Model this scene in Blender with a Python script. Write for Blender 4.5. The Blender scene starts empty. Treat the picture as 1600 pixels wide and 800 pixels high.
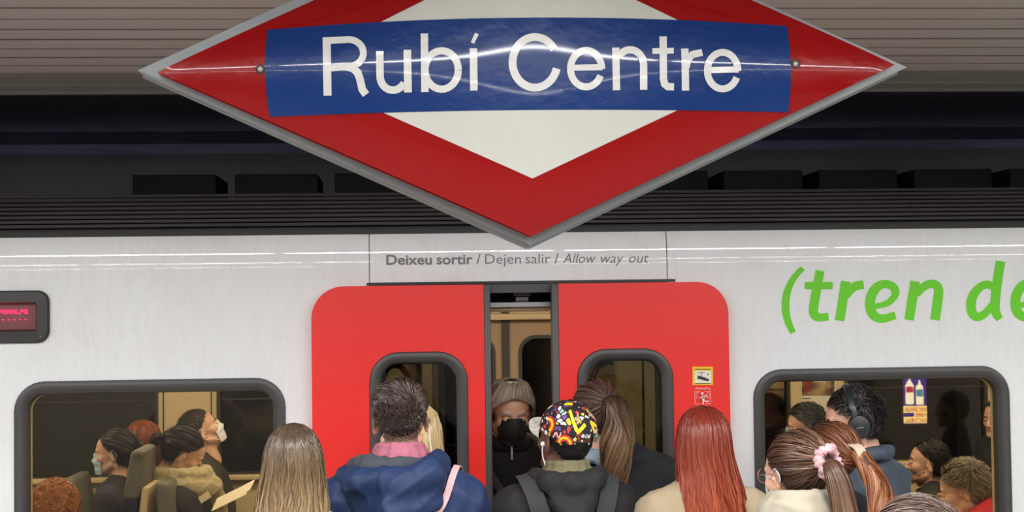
import bpy, bmesh, math, random
import numpy as np
from mathutils import Vector, Matrix
random.seed(3)
RNG = np.random.default_rng(5)
SC = bpy.context.scene
COL = bpy.context.collection

# ---------------------------------------------------------------- camera
FPX = 2300.0
YAW, PITCH, ROLL = 0.068, 0.035, -0.0135
CAMZ = 2.0
_cy, _sy = math.cos(YAW), math.sin(YAW)
FWD = np.array([_sy*math.cos(PITCH), _cy*math.cos(PITCH), math.sin(PITCH)])
_r = np.array([_cy, -_sy, 0.0]); _u = np.cross(_r, FWD)
RIGHT = _r*math.cos(ROLL)+_u*math.sin(ROLL)
UP = -_r*math.sin(ROLL)+_u*math.cos(ROLL)
CAM = np.array([0.0, 0.0, CAMZ])
cd = bpy.data.cameras.new('camera')
cd.sensor_width = 36.0; cd.lens = 36.0*FPX/1600.0; cd.clip_start = 0.05
cam = bpy.data.objects.new('camera', cd); COL.objects.link(cam)
cam.matrix_world = Matrix(((RIGHT[0], UP[0], -FWD[0], 0), (RIGHT[1], UP[1], -FWD[1], 0), (RIGHT[2], UP[2], -FWD[2], CAMZ), (0, 0, 0, 1)))
SC.camera = cam

# ---------------------------------------------------------------- world, lights, exposure
w = bpy.data.worlds.new('world'); SC.world = w; w.use_nodes = True
w.node_tree.nodes['Background'].inputs[0].default_value = (0.9, 0.92, 1.0, 1)
w.node_tree.nodes['Background'].inputs[1].default_value = 0.02
SC.view_settings.view_transform = 'Standard'; SC.view_settings.look = 'None'
SC.view_settings.exposure = 0.0; SC.view_settings.gamma = 1.0; SC.view_settings.use_curve_mapping = False

def area(name, loc, sx, sy, power, color=(1, 1, .995), rot=(0, 0, 0)):
    l = bpy.data.lights.new(name, 'AREA'); l.shape = 'RECTANGLE'; l.size = sx; l.size_y = sy
    l.energy = power; l.color = color
    o = bpy.data.objects.new(name, l); o.location = loc; o.rotation_euler = rot; COL.objects.link(o); return o
TUBE_ROWS = [(3.35, 200), (1.15, 180), (-1.6, 190)]
for ty, pw in TUBE_ROWS:
    for tx in (-4.6, -3.05, -1.5, .05, 1.6, 3.15, 4.7):
        area('tube_light', (tx, ty, 2.715), 1.48, .09, pw*.18)
CARLIGHT = 8.0
for tx in (-3.6, -2.2, -.8, .6, 2.0, 3.4, 4.8):
    for ty in (6.75, 7.6):
        area('carriage_light', (tx, ty, 2.20), 1.1, .10, CARLIGHT, (1, .88, .72))

for tx in (-4.5, -1.5, 1.5, 4.5):  # unseen fill lights added behind the train to lift the dark wall and ceiling
    area('tunnel_fill', (tx, 8.95, 2.35), 2.6, .10, .75, (.80, .86, 1), (math.radians(155), 0, 0))

def ray(x, y):
    return FWD*FPX + RIGHT*(x-800.0) + UP*(400.0-y)
def at_y(x, y, Y):
    d = ray(x, y); return CAM + d*(Y/d[1])
def at_z(x, y, Z):
    d = ray(x, y); return CAM + d*((Z-CAMZ)/d[2])

# ---------------------------------------------------------------- materials
def lin(c):
    c = c/255.0
    return c/12.92 if c <= .04045 else ((c+.055)/1.055)**2.4
def rgb(r, g, b): return (lin(r), lin(g), lin(b), 1.0)
MATS = {}
def nd(t, k, **kw):
    n = t.nodes.new(k)
    for a, v in kw.items(): setattr(n, a, v)
    return n
def mat(name, color, rough=.5, metal=0.0, spec=.5, bump=0.0, bscale=40.0, bstretch=None, vary=0.0, vscale=6.0, coat=0.0, emit=None, estr=0.0, detail=4, color2=None):
    if name in MATS: return MATS[name]
    m = bpy.data.materials.new(name); m.use_nodes = True; t = m.node_tree
    p = t.nodes['Principled BSDF']; p.inputs['Roughness'].default_value = rough; p.inputs['Metallic'].default_value = metal
    p.inputs['Specular IOR Level'].default_value = spec; p.inputs['Base Color'].default_value = color
    if coat: p.inputs['Coat Weight'].default_value = coat; p.inputs['Coat Roughness'].default_value = .06
    if emit: p.inputs['Emission Color'].default_value = emit; p.inputs['Emission Strength'].default_value = estr
    if bump or vary:
        tc = nd(t, 'ShaderNodeTexCoord'); mp = nd(t, 'ShaderNodeMapping'); t.links.new(tc.outputs['Object'], mp.inputs[0])
        if bstretch: mp.inputs['Scale'].default_value = bstretch
    if vary:
        n = nd(t, 'ShaderNodeTexNoise'); n.inputs['Scale'].default_value = vscale; n.inputs['Detail'].default_value = 6
        t.links.new(mp.outputs[0], n.inputs['Vector'])
        mx = nd(t, 'ShaderNodeMix', data_type='RGBA'); c2 = color2 or tuple(c*(1-vary) for c in color[:3])+(1,)
        mx.inputs[6].default_value = color; mx.inputs[7].default_value = c2
        rp = nd(t, 'ShaderNodeMapRange'); rp.inputs[1].default_value = .38; rp.inputs[2].default_value = .68
        t.links.new(n.outputs[0], rp.inputs[0]); t.links.new(rp.outputs[0], mx.inputs[0]); t.links.new(mx.outputs[2], p.inputs['Base Color'])
    if bump:
        n = nd(t, 'ShaderNodeTexNoise'); n.inputs['Scale'].default_value = bscale; n.inputs['Detail'].default_value = detail
        t.links.new(mp.outputs[0], n.inputs['Vector'])
        b = nd(t, 'ShaderNodeBump'); b.inputs['Strength'].default_value = bump; b.inputs['Distance'].default_value = .01
        t.links.new(n.outputs[0], b.inputs['Height']); t.links.new(b.outputs[0], p.inputs['Normal'])
    MATS[name] = m; return m

def glass_mat(name, tint, refl=1.0):
    m = bpy.data.materials.new(name); m.use_nodes = True; t = m.node_tree; t.nodes.clear()
    o = nd(t, 'ShaderNodeOutputMaterial'); tr = nd(t, 'ShaderNodeBsdfTransparent'); gl = nd(t, 'ShaderNodeBsdfGlossy')
    tr.inputs[0].default_value = tint; gl.inputs['Roughness'].default_value = .012; gl.inputs[0].default_value = (refl, refl, refl, 1)
    fr = nd(t, 'ShaderNodeFresnel'); fr.inputs[0].default_value = 1.45; mx = nd(t, 'ShaderNodeMixShader')
    t.links.new(fr.outputs[0], mx.inputs[0]); t.links.new(tr.outputs[0], mx.inputs[1]); t.links.new(gl.outputs[0], mx.inputs[2])
    t.links.new(mx.outputs[0], o.inputs[0]); MATS[name] = m; return m

def body_paint():
    m = bpy.data.materials.new('train_white'); m.use_nodes = True; t = m.node_tree; p = t.nodes['Principled BSDF']
    p.inputs['Roughness'].default_value = .42; p.inputs['Coat Weight'].default_value = .45; p.inputs['Coat Roughness'].default_value = .03
    tc = nd(t, 'ShaderNodeTexCoord'); mp = nd(t, 'ShaderNodeMapping'); mp.inputs['Scale'].default_value = (16, 3, 2.2)
    t.links.new(tc.outputs['Object'], mp.inputs[0])
    n = nd(t, 'ShaderNodeTexNoise'); n.inputs['Scale'].default_value = 1.3; n.inputs['Detail'].default_value = 10; n.inputs['Roughness'].default_value = .72; n.inputs['Distortion'].default_value = .5
    t.links.new(mp.outputs[0], n.inputs['Vector'])
    # thin dark run marks: a narrow band of the noise value
    r = nd(t, 'ShaderNodeValToRGB'); e = r.color_ramp.elements
    e[0].position = .485; e[0].color = (0, 0, 0, 1); e[1].position = .50; e[1].color = (1, 1, 1, 1); q = e.new(.515); q.color = (0, 0, 0, 1)
    t.links.new(n.outputs[0], r.inputs[0])
    n2 = nd(t, 'ShaderNodeTexNoise'); n2.inputs['Scale'].default_value = 1.3; n2.inputs['Detail'].default_value = 3
    t.links.new(tc.outputs['Object'], n2.inputs['Vector'])
    k = nd(t, 'ShaderNodeMath', operation='MULTIPLY'); t.links.new(r.outputs[0], k.inputs[0]); t.links.new(n2.outputs[0], k.inputs[1])
    k2 = nd(t, 'ShaderNodeMath', operation='MULTIPLY'); k2.inputs[1].default_value = .32; t.links.new(k.outputs[0], k2.inputs[0])
    mx = nd(t, 'ShaderNodeMix', data_type='RGBA'); mx.inputs[6].default_value = rgb(239, 241, 242); mx.inputs[7].default_value = rgb(170, 165, 156)
    t.links.new(k2.outputs[0], mx.inputs[0])
    # broad grime
    n3 = nd(t, 'ShaderNodeTexNoise'); n3.inputs['Scale'].default_value = 3.0; n3.inputs['Detail'].default_value = 9; t.links.new(tc.outputs['Object'], n3.inputs['Vector'])
    r3 = nd(t, 'ShaderNodeMapRange'); r3.inputs[1].default_value = .45; r3.inputs[2].default_value = .8; r3.inputs[4].default_value = .22; t.links.new(n3.outputs[0], r3.inputs[0])
    m3 = nd(t, 'ShaderNodeMix', data_type='RGBA'); m3.inputs[7].default_value = rgb(206, 202, 193); t.links.new(mx.outputs[2], m3.inputs[6]); t.links.new(r3.outputs[0], m3.inputs[0])
    t.links.new(m3.outputs[2], p.inputs['Base Color'])
    nb = nd(t, 'ShaderNodeTexNoise'); nb.inputs['Scale'].default_value = 4.5; nb.inputs['Detail'].default_value = 2; t.links.new(tc.outputs['Object'], nb.inputs['Vector'])
    b = nd(t, 'ShaderNodeBump'); b.inputs['Strength'].default_value = .10; b.inputs['Distance'].default_value = .02
    t.links.new(nb.outputs[0], b.inputs['Height'])
    b2 = nd(t, 'ShaderNodeBump'); b2.inputs['Strength'].default_value = .05; b2.inputs['Distance'].default_value = .004
    t.links.new(n.outputs[0], b2.inputs['Height']); t.links.new(b.outputs[0], b2.inputs['Normal']); t.links.new(b2.outputs[0], p.inputs['Normal'])
    MATS['train_white'] = m; return m

def hair_mat(name, c1, c2, root=None, rough=.38):
    if name in MATS: return MATS[name]
    m = bpy.data.materials.new(name); m.use_nodes = True; t = m.node_tree; p = t.nodes['Principled BSDF']
    p.inputs['Roughness'].default_value = rough; p.inputs['Specular IOR Level'].default_value = .45
    g = nd(t, 'ShaderNodeNewGeometry'); mx = nd(t, 'ShaderNodeMix', data_type='RGBA'); mx.inputs[6].default_value = c1; mx.inputs[7].default_value = c2
    t.links.new(g.outputs['Random Per Island'], mx.inputs[0])
    out = mx.outputs[2]
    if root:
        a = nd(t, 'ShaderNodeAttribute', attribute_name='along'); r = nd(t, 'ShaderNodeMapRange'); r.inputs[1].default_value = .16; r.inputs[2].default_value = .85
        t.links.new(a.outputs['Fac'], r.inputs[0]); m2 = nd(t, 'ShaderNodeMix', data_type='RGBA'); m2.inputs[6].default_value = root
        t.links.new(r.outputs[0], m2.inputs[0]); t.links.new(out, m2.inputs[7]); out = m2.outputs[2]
    t.links.new(out, p.inputs['Base Color']); MATS[name] = m; return m

def skin_mat(name, c, stub=None):
    if name in MATS: return MATS[name]
    m = bpy.data.materials.new(name); m.use_nodes = True; t = m.node_tree; p = t.nodes['Principled BSDF']
    p.inputs['Roughness'].default_value = .5; p.inputs['Subsurface Weight'].default_value = .08; p.inputs['Subsurface Scale'].default_value = .01
    a = nd(t, 'ShaderNodeAttribute', attribute_name='lips'); m1 = nd(t, 'ShaderNodeMix', data_type='RGBA'); m1.inputs[6].default_value = c
    m1.inputs[7].default_value = (c[0]*.75, c[1]*.42, c[2]*.42, 1); t.links.new(a.outputs['Fac'], m1.inputs[0])
    b = nd(t, 'ShaderNodeAttribute', attribute_name='stubble'); m2 = nd(t, 'ShaderNodeMix', data_type='RGBA'); m2.inputs[7].default_value = stub or (c[0]*.3, c[1]*.3, c[2]*.3, 1)
    t.links.new(b.outputs['Fac'], m2.inputs[0]); t.links.new(m1.outputs[2], m2.inputs[6]); t.links.new(m2.outputs[2], p.inputs['Base Color'])
    MATS[name] = m; return m

def fabric(name, c, rough=.85, wr=.35, wscale=9.0, fine=0.0, vary=.12):
    return mat(name, c, rough=rough, bump=wr, bscale=wscale, vary=vary, vscale=5, spec=.3, detail=5)

# ---------------------------------------------------------------- mesh building
ORG = {}
def empty(name, loc, label=None, cat=None, group=None, kind=None):
    o = bpy.data.objects.new(name, None); COL.objects.link(o); o.location = tuple(loc); o.empty_display_size = .1
    tag(o, label, cat, group, kind); ORG[o.name] = np.array(loc, float); return o
def tag(o, label=None, cat=None, group=None, kind=None):
    if label: o['label'] = label
    if cat: o['category'] = cat
    if group: o['group'] = group
    if kind: o['kind'] = kind
    return o
def mesh(name, VF, m, parent=None, smooth=True, attrs=None, mi=None, sharp=35, origin=None):
    V, F = VF
    V = np.asarray(V, float)
    if parent is not None: org = ORG[parent.name]
    elif origin is not None: org = np.array(origin, float)
    else: org = np.array([(V[:, 0].min()+V[:, 0].max())/2, (V[:, 1].min()+V[:, 1].max())/2, V[:, 2].min()])
    V = V-org
    me = bpy.data.meshes.new(name)
    if isinstance(F, np.ndarray):
        n, k = F.shape
        me.vertices.add(len(V)); me.vertices.foreach_set('co', V.astype(np.float32).ravel())
        me.loops.add(n*k); me.loops.foreach_set('vertex_index', F.astype(np.int32).ravel())
        me.polygons.add(n); me.polygons.foreach_set('loop_start', np.arange(0, n*k, k, dtype=np.int32))
        me.update(calc_edges=True)
    else:
        me.from_pydata([tuple(v) for v in V], [], F)
    for q in (m if isinstance(m, (list, tuple)) else [m]): me.materials.append(q)
    if mi is not None: me.polygons.foreach_set('material_index', np.asarray(mi, np.int32))
    if attrs:
        for k, v in attrs.items():
            a = me.attributes.new(k, 'FLOAT', 'POINT'); a.data.foreach_set('value', np.asarray(v, np.float32))
    if smooth:
        me.polygons.foreach_set('use_smooth', np.ones(len(me.polygons), bool))
        if sharp: me.set_sharp_from_angle(angle=math.radians(sharp))
    me.validate(verbose=False)
    o = bpy.data.objects.new(name, me); COL.objects.link(o)
    if parent is not None: o.parent = parent; ORG[o.name] = org
    else: o.location = tuple(org); ORG[o.name] = org
    return o
def merge(*L):
    V = []; F = []; n = 0
    for v, f in L:
        v = np.asarray(v, float); V.append(v); F += [tuple(int(i)+n for i in q) for q in f]; n += len(v)
    return np.concatenate(V), F
def box(x0, x1, y0, y1, z0, z1, b=0.0):
    if b <= 0:
        V = [(x, y, z) for x in (x0, x1) for y in (y0, y1) for z in (z0, z1)]
        return np.array(V), [(0, 1, 3, 2), (4, 6, 7, 5), (0, 4, 5, 1), (2, 3, 7, 6), (0, 2, 6, 4), (1, 5, 7, 3)]
    bm = bmesh.new(); v, f = box(x0, x1, y0, y1, z0, z1)
    vs = [bm.verts.new(tuple(p)) for p in v]
    for q in f: bm.faces.new([vs[i] for i in q])
    bmesh.ops.recalc_face_normals(bm, faces=bm.faces)
    bmesh.ops.bevel(bm, geom=list(bm.edges), offset=b, segments=2, affect='EDGES', profile=.5)
    return from_bm(bm)
def from_bm(bm):
    bm.verts.index_update(); V = np.array([v.co[:] for v in bm.verts]); F = [tuple(v.index for v in f.verts) for f in bm.faces]; bm.free(); return V, F
def tube(P, r, n=8, closed=False, cap=True):
    P = np.asarray(P, float); k = len(P); r = np.broadcast_to(np.asarray(r, float), (k,))
    T = np.roll(P, -1, 0)-np.roll(P, 1, 0) if closed else np.gradient(P, axis=0)
    T /= np.linalg.norm(T, axis=1)[:, None]+1e-12
    ref = np.array([0, 0, 1.0]) if abs(T[0][2]) < .9 else np.array([1.0, 0, 0])
    N = np.cross(T[0], ref); N /= np.linalg.norm(N); V = []
    for i in range(k):
        N = N-T[i]*np.dot(N, T[i]); N /= np.linalg.norm(N)+1e-12; B = np.cross(T[i], N)
        for j in range(n):
            a = 2*math.pi*j/n; V.append(P[i]+r[i]*(math.cos(a)*N+math.sin(a)*B))
    F = []
    for i in range(k if closed else k-1):
        for j in range(n):
            a = i*n+j; b = i*n+(j+1) % n; c = ((i+1) % k)*n; F.append((a, b, c+(j+1) % n, c+j))
    if cap and not closed: F.append(tuple(range(n))[::-1]); F.append(tuple((k-1)*n+j for j in range(n)))
    return np.array(V), F
def ellip(c, r, R=None, nu=20, nv=12, zmin=-1.0):
    V = []; F = []
    for i in range(nv+1):
        th = math.pi*i/nv
        for j in range(nu):
            a = 2*math.pi*j/nu; V.append((math.sin(th)*math.cos(a), math.sin(th)*math.sin(a), math.cos(th)))
    for i in range(nv):
        for j in range(nu):
            F.append((i*nu+j, (i+1)*nu+j, (i+1)*nu+(j+1) % nu, i*nu+(j+1) % nu))
    V = np.array(V)
    if zmin > -1: V[:, 2] = np.maximum(V[:, 2], zmin)
    V = V*np.array(r)
    if R is not None: V = V @ np.array(R).T
    return V+np.array(c), F
def cr(P, n):
    P = np.asarray(P, float); k = len(P); t = np.linspace(0, k-1, n); i = np.clip(t.astype(int), 0, k-2); u = (t-i)[:, None]
    p1 = P[i]; p2 = P[i+1]; p0 = P[np.maximum(i-1, 0)]; p3 = P[np.minimum(i+2, k-1)]
    return .5*((2*p1)+(-p0+p2)*u+(2*p0-5*p1+4*p2-p3)*u*u+(-p0+3*p1-3*p2+p3)*u**3)
def rr(x0, x1, z0, z1, r, n=8):
    r = min(r, (x1-x0)/2-1e-4, (z1-z0)/2-1e-4); P = []
    for cx, cz, a0 in ((x1-r, z1-r, 0), (x0+r, z1-r, 90), (x0+r, z0+r, 180), (x1-r, z0+r, 270)):
        for i in range(n+1):
            a = math.radians(a0+90*i/n); P.append((cx+r*math.cos(a), cz+r*math.sin(a)))
    return P
def rr_loft(x0, x1, z0, z1, r, prof, cap0=False, cap1=False, n=8):
    """rounded-rectangle rings stepping through (inset, Y)"""
    V = []; F = []; m = 4*(n+1)
    for ins, y in prof:
        for x, z in rr(x0+ins, x1-ins, z0+ins, z1-ins, max(r-ins, .004), n): V.append((x, y, z))
    for i in range(len(prof)-1):
        for j in range(m): F.append((i*m+j, i*m+(j+1) % m, (i+1)*m+(j+1) % m, (i+1)*m+j))
    if cap0: F.append(tuple(range(m))[::-1])
    if cap1: F.append(tuple((len(prof)-1)*m+j for j in range(m)))
    return np.array(V), F
def plate(outer, holes, y0, y1):
    """flat plate in XZ with holes, thickness y0..y1"""
    from mathutils.geometry import tessellate_polygon
    loops = [outer]+holes; pts = [p for l in loops for p in l]
    tri = tessellate_polygon([[Vector((p[0], p[1], 0)) for p in l] for l in loops])
    n = len(pts); V = [(p[0], y0, p[1]) for p in pts]+[(p[0], y1, p[1]) for p in pts]; F = []
    for a, b, c in tri:
        pa, pb, pc = pts[a], pts[b], pts[c]
        s = (pb[0]-pa[0])*(pc[1]-pa[1])-(pb[1]-pa[1])*(pc[0]-pa[0])
        if s < 0: b, c = c, b
        F.append((a, b, c)); F.append((n+a, n+c, n+b))
    k = 0
    for l in loops:
        m = len(l)
        for i in range(m): F.append((k+i, k+(i+1) % m, n+k+(i+1) % m, n+k+i))
        k += m
    return np.array(V), F
def ribbon(P, w):
    """2-D stroke with mitred joints -> left and right edges"""
    P = np.asarray(P, float); w = np.broadcast_to(np.asarray(w, float), (len(P),))
    T = np.diff(P, axis=0); T /= np.linalg.norm(T, axis=1)[:, None]+1e-12
    N = np.stack([-T[:, 1], T[:, 0]], 1); L = []; R = []
    for i in range(len(P)):
        a = N[max(i-1, 0)]; b = N[min(i, len(N)-1)]; m = a+b; m /= np.linalg.norm(m)+1e-9; s = w[i]/2/max(.5, float(np.dot(m, a)))
        L.append(P[i]+m*s); R.append(P[i]-m*s)
    return np.array(L), np.array(R)
def strokes(SL, f, back=None):
    """list of (points, width) -> mesh through f(x, y) -> 3-D point"""
    out = []
    for q_, (P, wd) in enumerate(SL):
        P = np.asarray(P, float); wd = np.broadcast_to(np.asarray(wd, float), (len(P),)); kp = np.r_[True, np.linalg.norm(np.diff(P, axis=0), axis=1) > 1e-6]
        P = P[kp]; wd = wd[kp]; L, R = ribbon(P, wd); k = len(L)
        V = [f(*p)-np.array([0, .0005*q_, 0]) for p in L]+[f(*p)-np.array([0, .0005*q_, 0]) for p in R]; F = [(i, i+1, k+i+1, k+i) for i in range(k-1)]
        out.append((np.array(V), F))
    return merge(*out)
def arc(cx, cy, rx, ry, a0, a1, n=18, sl=0.0):
    """pixel-space arc, angles in degrees anticlockwise, y down; sl slants"""
    return [(cx+rx*math.cos(math.radians(a))-sl*(-ry*math.sin(math.radians(a))), cy-ry*math.sin(math.radians(a))) for a in np.linspace(a0, a1, n)]

# ---------------------------------------------------------------- implicit surfaces (smooth union, surface nets)
def C(a, b, ra, rb=None, k=.02, sub=False): return ['c', np.array(a, float), np.array(b, float), ra, ra if rb is None else rb, k, sub]
def E_(c, r, R=None, k=.02, sub=False): return ['e', np.array(c, float), np.array(r, float), np.eye(3) if R is None else np.array(R, float), k, sub]
def chain(P, r, k=.015):
    r = np.broadcast_to(np.asarray(r, float), (len(P),)); return [C(P[i], P[i+1], r[i], r[i+1], k) for i in range(len(P)-1)]
def xf(pr, M, s=1.0):
    out = []; A = M[:3, :3]; Rm = A/s
    for p in pr:
        if p[0] == 'c': out.append(['c', A @ p[1]+M[:3, 3], A @ p[2]+M[:3, 3], p[3]*s, p[4]*s, p[5]*s, p[6]])
        else: out.append(['e', A @ p[1]+M[:3, 3], p[2]*s, Rm @ p[3], p[4]*s, p[5]])
    return out
def infl(pr, d): return [['c', p[1], p[2], p[3]+d, p[4]+d, p[5], p[6]] if p[0] == 'c' else ['e', p[1], p[2]+d, p[3], p[4], p[5]] for p in pr if not p[-1]]
def dist(p, x, y, z):
    if p[0] == 'c':
        a, b = p[1], p[2]; ba = b-a; L = float(ba @ ba)+1e-12
        px, py, pz = x-a[0], y-a[1], z-a[2]; h = np.clip((px*ba[0]+py*ba[1]+pz*ba[2])/L, 0, 1)
        return np.sqrt((px-h*ba[0])**2+(py-h*ba[1])**2+(pz-h*ba[2])**2)-(p[3]+(p[4]-p[3])*h)
    c, r, R = p[1], p[2], p[3]; px, py, pz = x-c[0], y-c[1], z-c[2]
    q = [(px*R[0, i]+py*R[1, i]+pz*R[2, i]) for i in range(3)]
    k0 = np.sqrt((q[0]/r[0])**2+(q[1]/r[1])**2+(q[2]/r[2])**2); k1 = np.sqrt((q[0]/r[0]**2)**2+(q[1]/r[1]**2)**2+(q[2]/r[2]**2)**2)+1e-9
    return k0*(k0-1)/k1
def bbox(p):
    if p[0] == 'c': r = max(p[3], p[4]); return np.minimum(p[1], p[2])-r, np.maximum(p[1], p[2])+r
    e = np.sqrt((p[3]**2) @ (p[2]**2)); return p[1]-e, p[1]+e
def comb(A, d, k, sub):
    if sub: return -comb(-A, d, k, False)
    h = np.clip(.5+.5*(A-d)/k, 0, 1); return A*(1-h)+d*h-k*h*(1-h)
def evalp(pr, P):
    P = np.asarray(P, float); A = np.full(len(P), 1.0)
    for p in pr: A = comb(A, dist(p, P[:, 0], P[:, 1], P[:, 2]), p[-2], p[-1])
    return A
def project(pr, P, off=0.0, it=6):
    P = np.array(P, float); e = 1e-3
    for _ in range(it):
        d = evalp(pr, P); g = np.stack([(evalp(pr, P+np.eye(3)[i]*e)-d)/e for i in range(3)], 1)
        g /= np.linalg.norm(g, axis=1)[:, None]+1e-9; P = P-g*(d-off)[:, None]
    return P, g
def nets(pr, res, lo=None, hi=None, clip=None, pad=.02):
    B = [bbox(p) for p in pr if not p[-1]]; l = np.min([b[0] for b in B], 0)-pad; h = np.max([b[1] for b in B], 0)+pad
    if lo is not None: l = np.maximum(l, lo)
    if hi is not None: h = np.minimum(h, hi)
    ax = [np.arange(l[i], h[i]+res, res) for i in range(3)]
    A = np.full([len(a) for a in ax], 1.0, np.float32)
    for p in pr:
        b0, b1 = bbox(p); mg = p[-2]+.02; sl = []
        for i in range(3): sl.append(slice(max(0, np.searchsorted(ax[i], b0[i]-mg)), np.searchsorted(ax[i], b1[i]+mg)))
        if any(s.start >= s.stop for s in sl): continue
        x, y, z = ax[0][sl[0]][:, None, None], ax[1][sl[1]][None, :, None], ax[2][sl[2]][None, None, :]
        A[tuple(sl)] = comb(A[tuple(sl)], dist(p, x, y, z), p[-2], p[-1])
    if clip is not None:
        A = np.maximum(A, clip(ax[0][:, None, None], ax[1][None, :, None], ax[2][None, None, :]))
    for i in range(3):
        s = [slice(None)]*3
        for e in (0, -1): s[i] = e; A[tuple(s)] = np.maximum(A[tuple(s)], 1e-3)
    s = A < 0
    cs = [s[i:s.shape[0]-1+i, j:s.shape[1]-1+j, k:s.shape[2]-1+k] for i in (0, 1) for j in (0, 1) for k in (0, 1)]
    cnt = sum(c.astype(np.int8) for c in cs); act = (cnt > 0) & (cnt < 8); I = np.argwhere(act); idx = np.full(act.shape, -1, np.int64); idx[act] = np.arange(len(I))
    acc = np.zeros((len(I), 3)); num = np.zeros(len(I))
    off = [(i, j, k) for i in (0, 1) for j in (0, 1) for k in (0, 1)]
    for a in off:
        for d in range(3):
            if a[d]: continue
            b = list(a); b[d] = 1
            f0 = A[I[:, 0]+a[0], I[:, 1]+a[1], I[:, 2]+a[2]]; f1 = A[I[:, 0]+b[0], I[:, 1]+b[1], I[:, 2]+b[2]]
            cr_ = (f0 < 0) != (f1 < 0); t = np.where(cr_, f0/(f0-f1+1e-20), 0); p = np.tile(np.array(a, float), (len(I), 1)); p[:, d] += t
            acc[cr_] += p[cr_]; num += cr_
    V = (I+acc/num[:, None])*res+np.array([a[0] for a in ax])
    Fs = []
    for d in range(3):
        u, v = [(1, 2), (2, 0), (0, 1)][d]; n = A.shape; sA = [slice(None)]*3; sB = [slice(None)]*3; sA[d] = slice(0, n[d]-1); sB[d] = slice(1, n[d])
        ch = s[tuple(sA)] != s[tuple(sB)]; J = np.argwhere(ch); J = J[(J[:, u] > 0) & (J[:, v] > 0) & (J[:, u] < n[u]-1) & (J[:, v] < n[v]-1)]
        ins = s[J[:, 0], J[:, 1], J[:, 2]]
        q = []
        for du, dv in ((-1, -1), (0, -1), (0, 0), (-1, 0)):
            c = J.copy(); c[:, u] += du; c[:, v] += dv; q.append(idx[c[:, 0], c[:, 1], c[:, 2]])
        Q = np.stack(q, 1); Q[~ins] = Q[~ins][:, ::-1]; Fs.append(Q)
    return V, np.concatenate(Fs)
def vnorm(V, F):
    n = np.cross(V[F[:, 2]]-V[F[:, 0]], V[F[:, 3]]-V[F[:, 1]]); N = np.zeros_like(V)
    for i in range(4): np.add.at(N, F[:, i], n)
    return N/(np.linalg.norm(N, axis=1)[:, None]+1e-12)
def folds(V, F, amp, sc=1.0, seed=0):
    """cloth folds: displacement along the normal by warped sine ridges"""
    r = np.random.default_rng(seed); N = vnorm(V, F); h = np.zeros(len(V))
    for i in range(5):
        d = r.normal(size=3); d /= np.linalg.norm(d); w_ = r.normal(size=3)*6*sc; ph = r.uniform(0, 6.3)
        q = V @ d*(16+14*i*.6)*sc+1.6*np.sin(V @ w_+ph)
        h += (1-np.abs(np.sin(q)))**2.2*(.9**i)
    return V+N*((h/2.2-.35)*amp)[:, None]
def rot(yaw=0, pitch=0, roll=0):
    """yaw + turns left, pitch + looks up, roll + tips the head to its right"""
    return np.array(Matrix.Rotation(math.radians(yaw), 3, 'Z') @ Matrix.Rotation(math.radians(pitch), 3, 'X') @ Matrix.Rotation(math.radians(roll), 3, 'Y'))
def m4(R, t, s=1.0):
    M = np.eye(4); M[:3, :3] = np.array(R)*s; M[:3, 3] = t; return M
def app(M, V): return np.asarray(V) @ M[:3, :3].T+M[:3, 3]
# ---------------------------------------------------------------- the station
M_slat = mat('slat_grey', rgb(164, 152, 146), rough=.45, vary=.12, vscale=1.2, bump=.05, bscale=3, bstretch=(.3, 3, 1))
M_fas = mat('fascia_grey', rgb(112, 106, 100), rough=.5)
M_alu = mat('aluminium_edge', rgb(150, 148, 146), rough=.35, metal=.7)
M_black = mat('soot_black', rgb(150, 148, 176), rough=.8, vary=.3, vscale=2)
M_dark = mat('tunnel_wall_grey', rgb(160, 153, 145), rough=.8, vary=.2, vscale=.8)
M_floor = mat('platform_terrazzo', rgb(150, 145, 138), rough=.35, vary=.2, vscale=60)
M_wall = mat('station_wall', rgb(120, 116, 110), rough=.5, vary=.1, vscale=2)
XL, XR = -6.5, 7.5
CZ = 2.81
def struct(name, VF, m, parent=None, smooth=False): o = mesh(name, VF, m, parent, smooth); (o.__setitem__('kind', 'structure') if parent is None else None); return o
struct('floor', box(XL, XR, -3.0, 5.52, -.25, 0), M_floor)
struct('trim_1', box(XL, XR, 5.36, 5.50, 0.0, .006), mat('edge_line', rgb(200, 190, 120), rough=.6))
struct('floor_track', box(XL, XR, 5.52, 9.35, -1.25, -1.15), mat('ballast', rgb(60, 56, 52), rough=.9, bump=.8, bscale=30))
struct('wall_back', box(XL, XR, -3.1, -3.0, 0, CZ+.1), M_wall)
struct('wall_tunnel', box(XL, XR, 9.3, 9.4, -1.2, 3.4), M_dark)
struct('wall_left', box(XL-.1, XL, -3.1, 9.4, -1.2, 3.4), M_wall)
struct('wall_right', box(XR, XR+.1, -3.1, 9.4, -1.2, 3.4), M_wall)
struct('wall_platform_edge', box(XL, XR, 5.50, 5.52, -1.2, -.25), M_dark)
trk = struct('ceiling_track', box(XL, XR, 5.44, 9.3, 3.06, 3.2), M_black)
struct('trim_2', box(XL, XR, 8.75, 9.3, 2.99, 3.06), M_black)
ceil = struct('ceiling', box(XL, XR, -3.0, 5.44, CZ+.035, CZ+.12), mat('ceiling_void', rgb(40, 37, 35), rough=.9))
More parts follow.
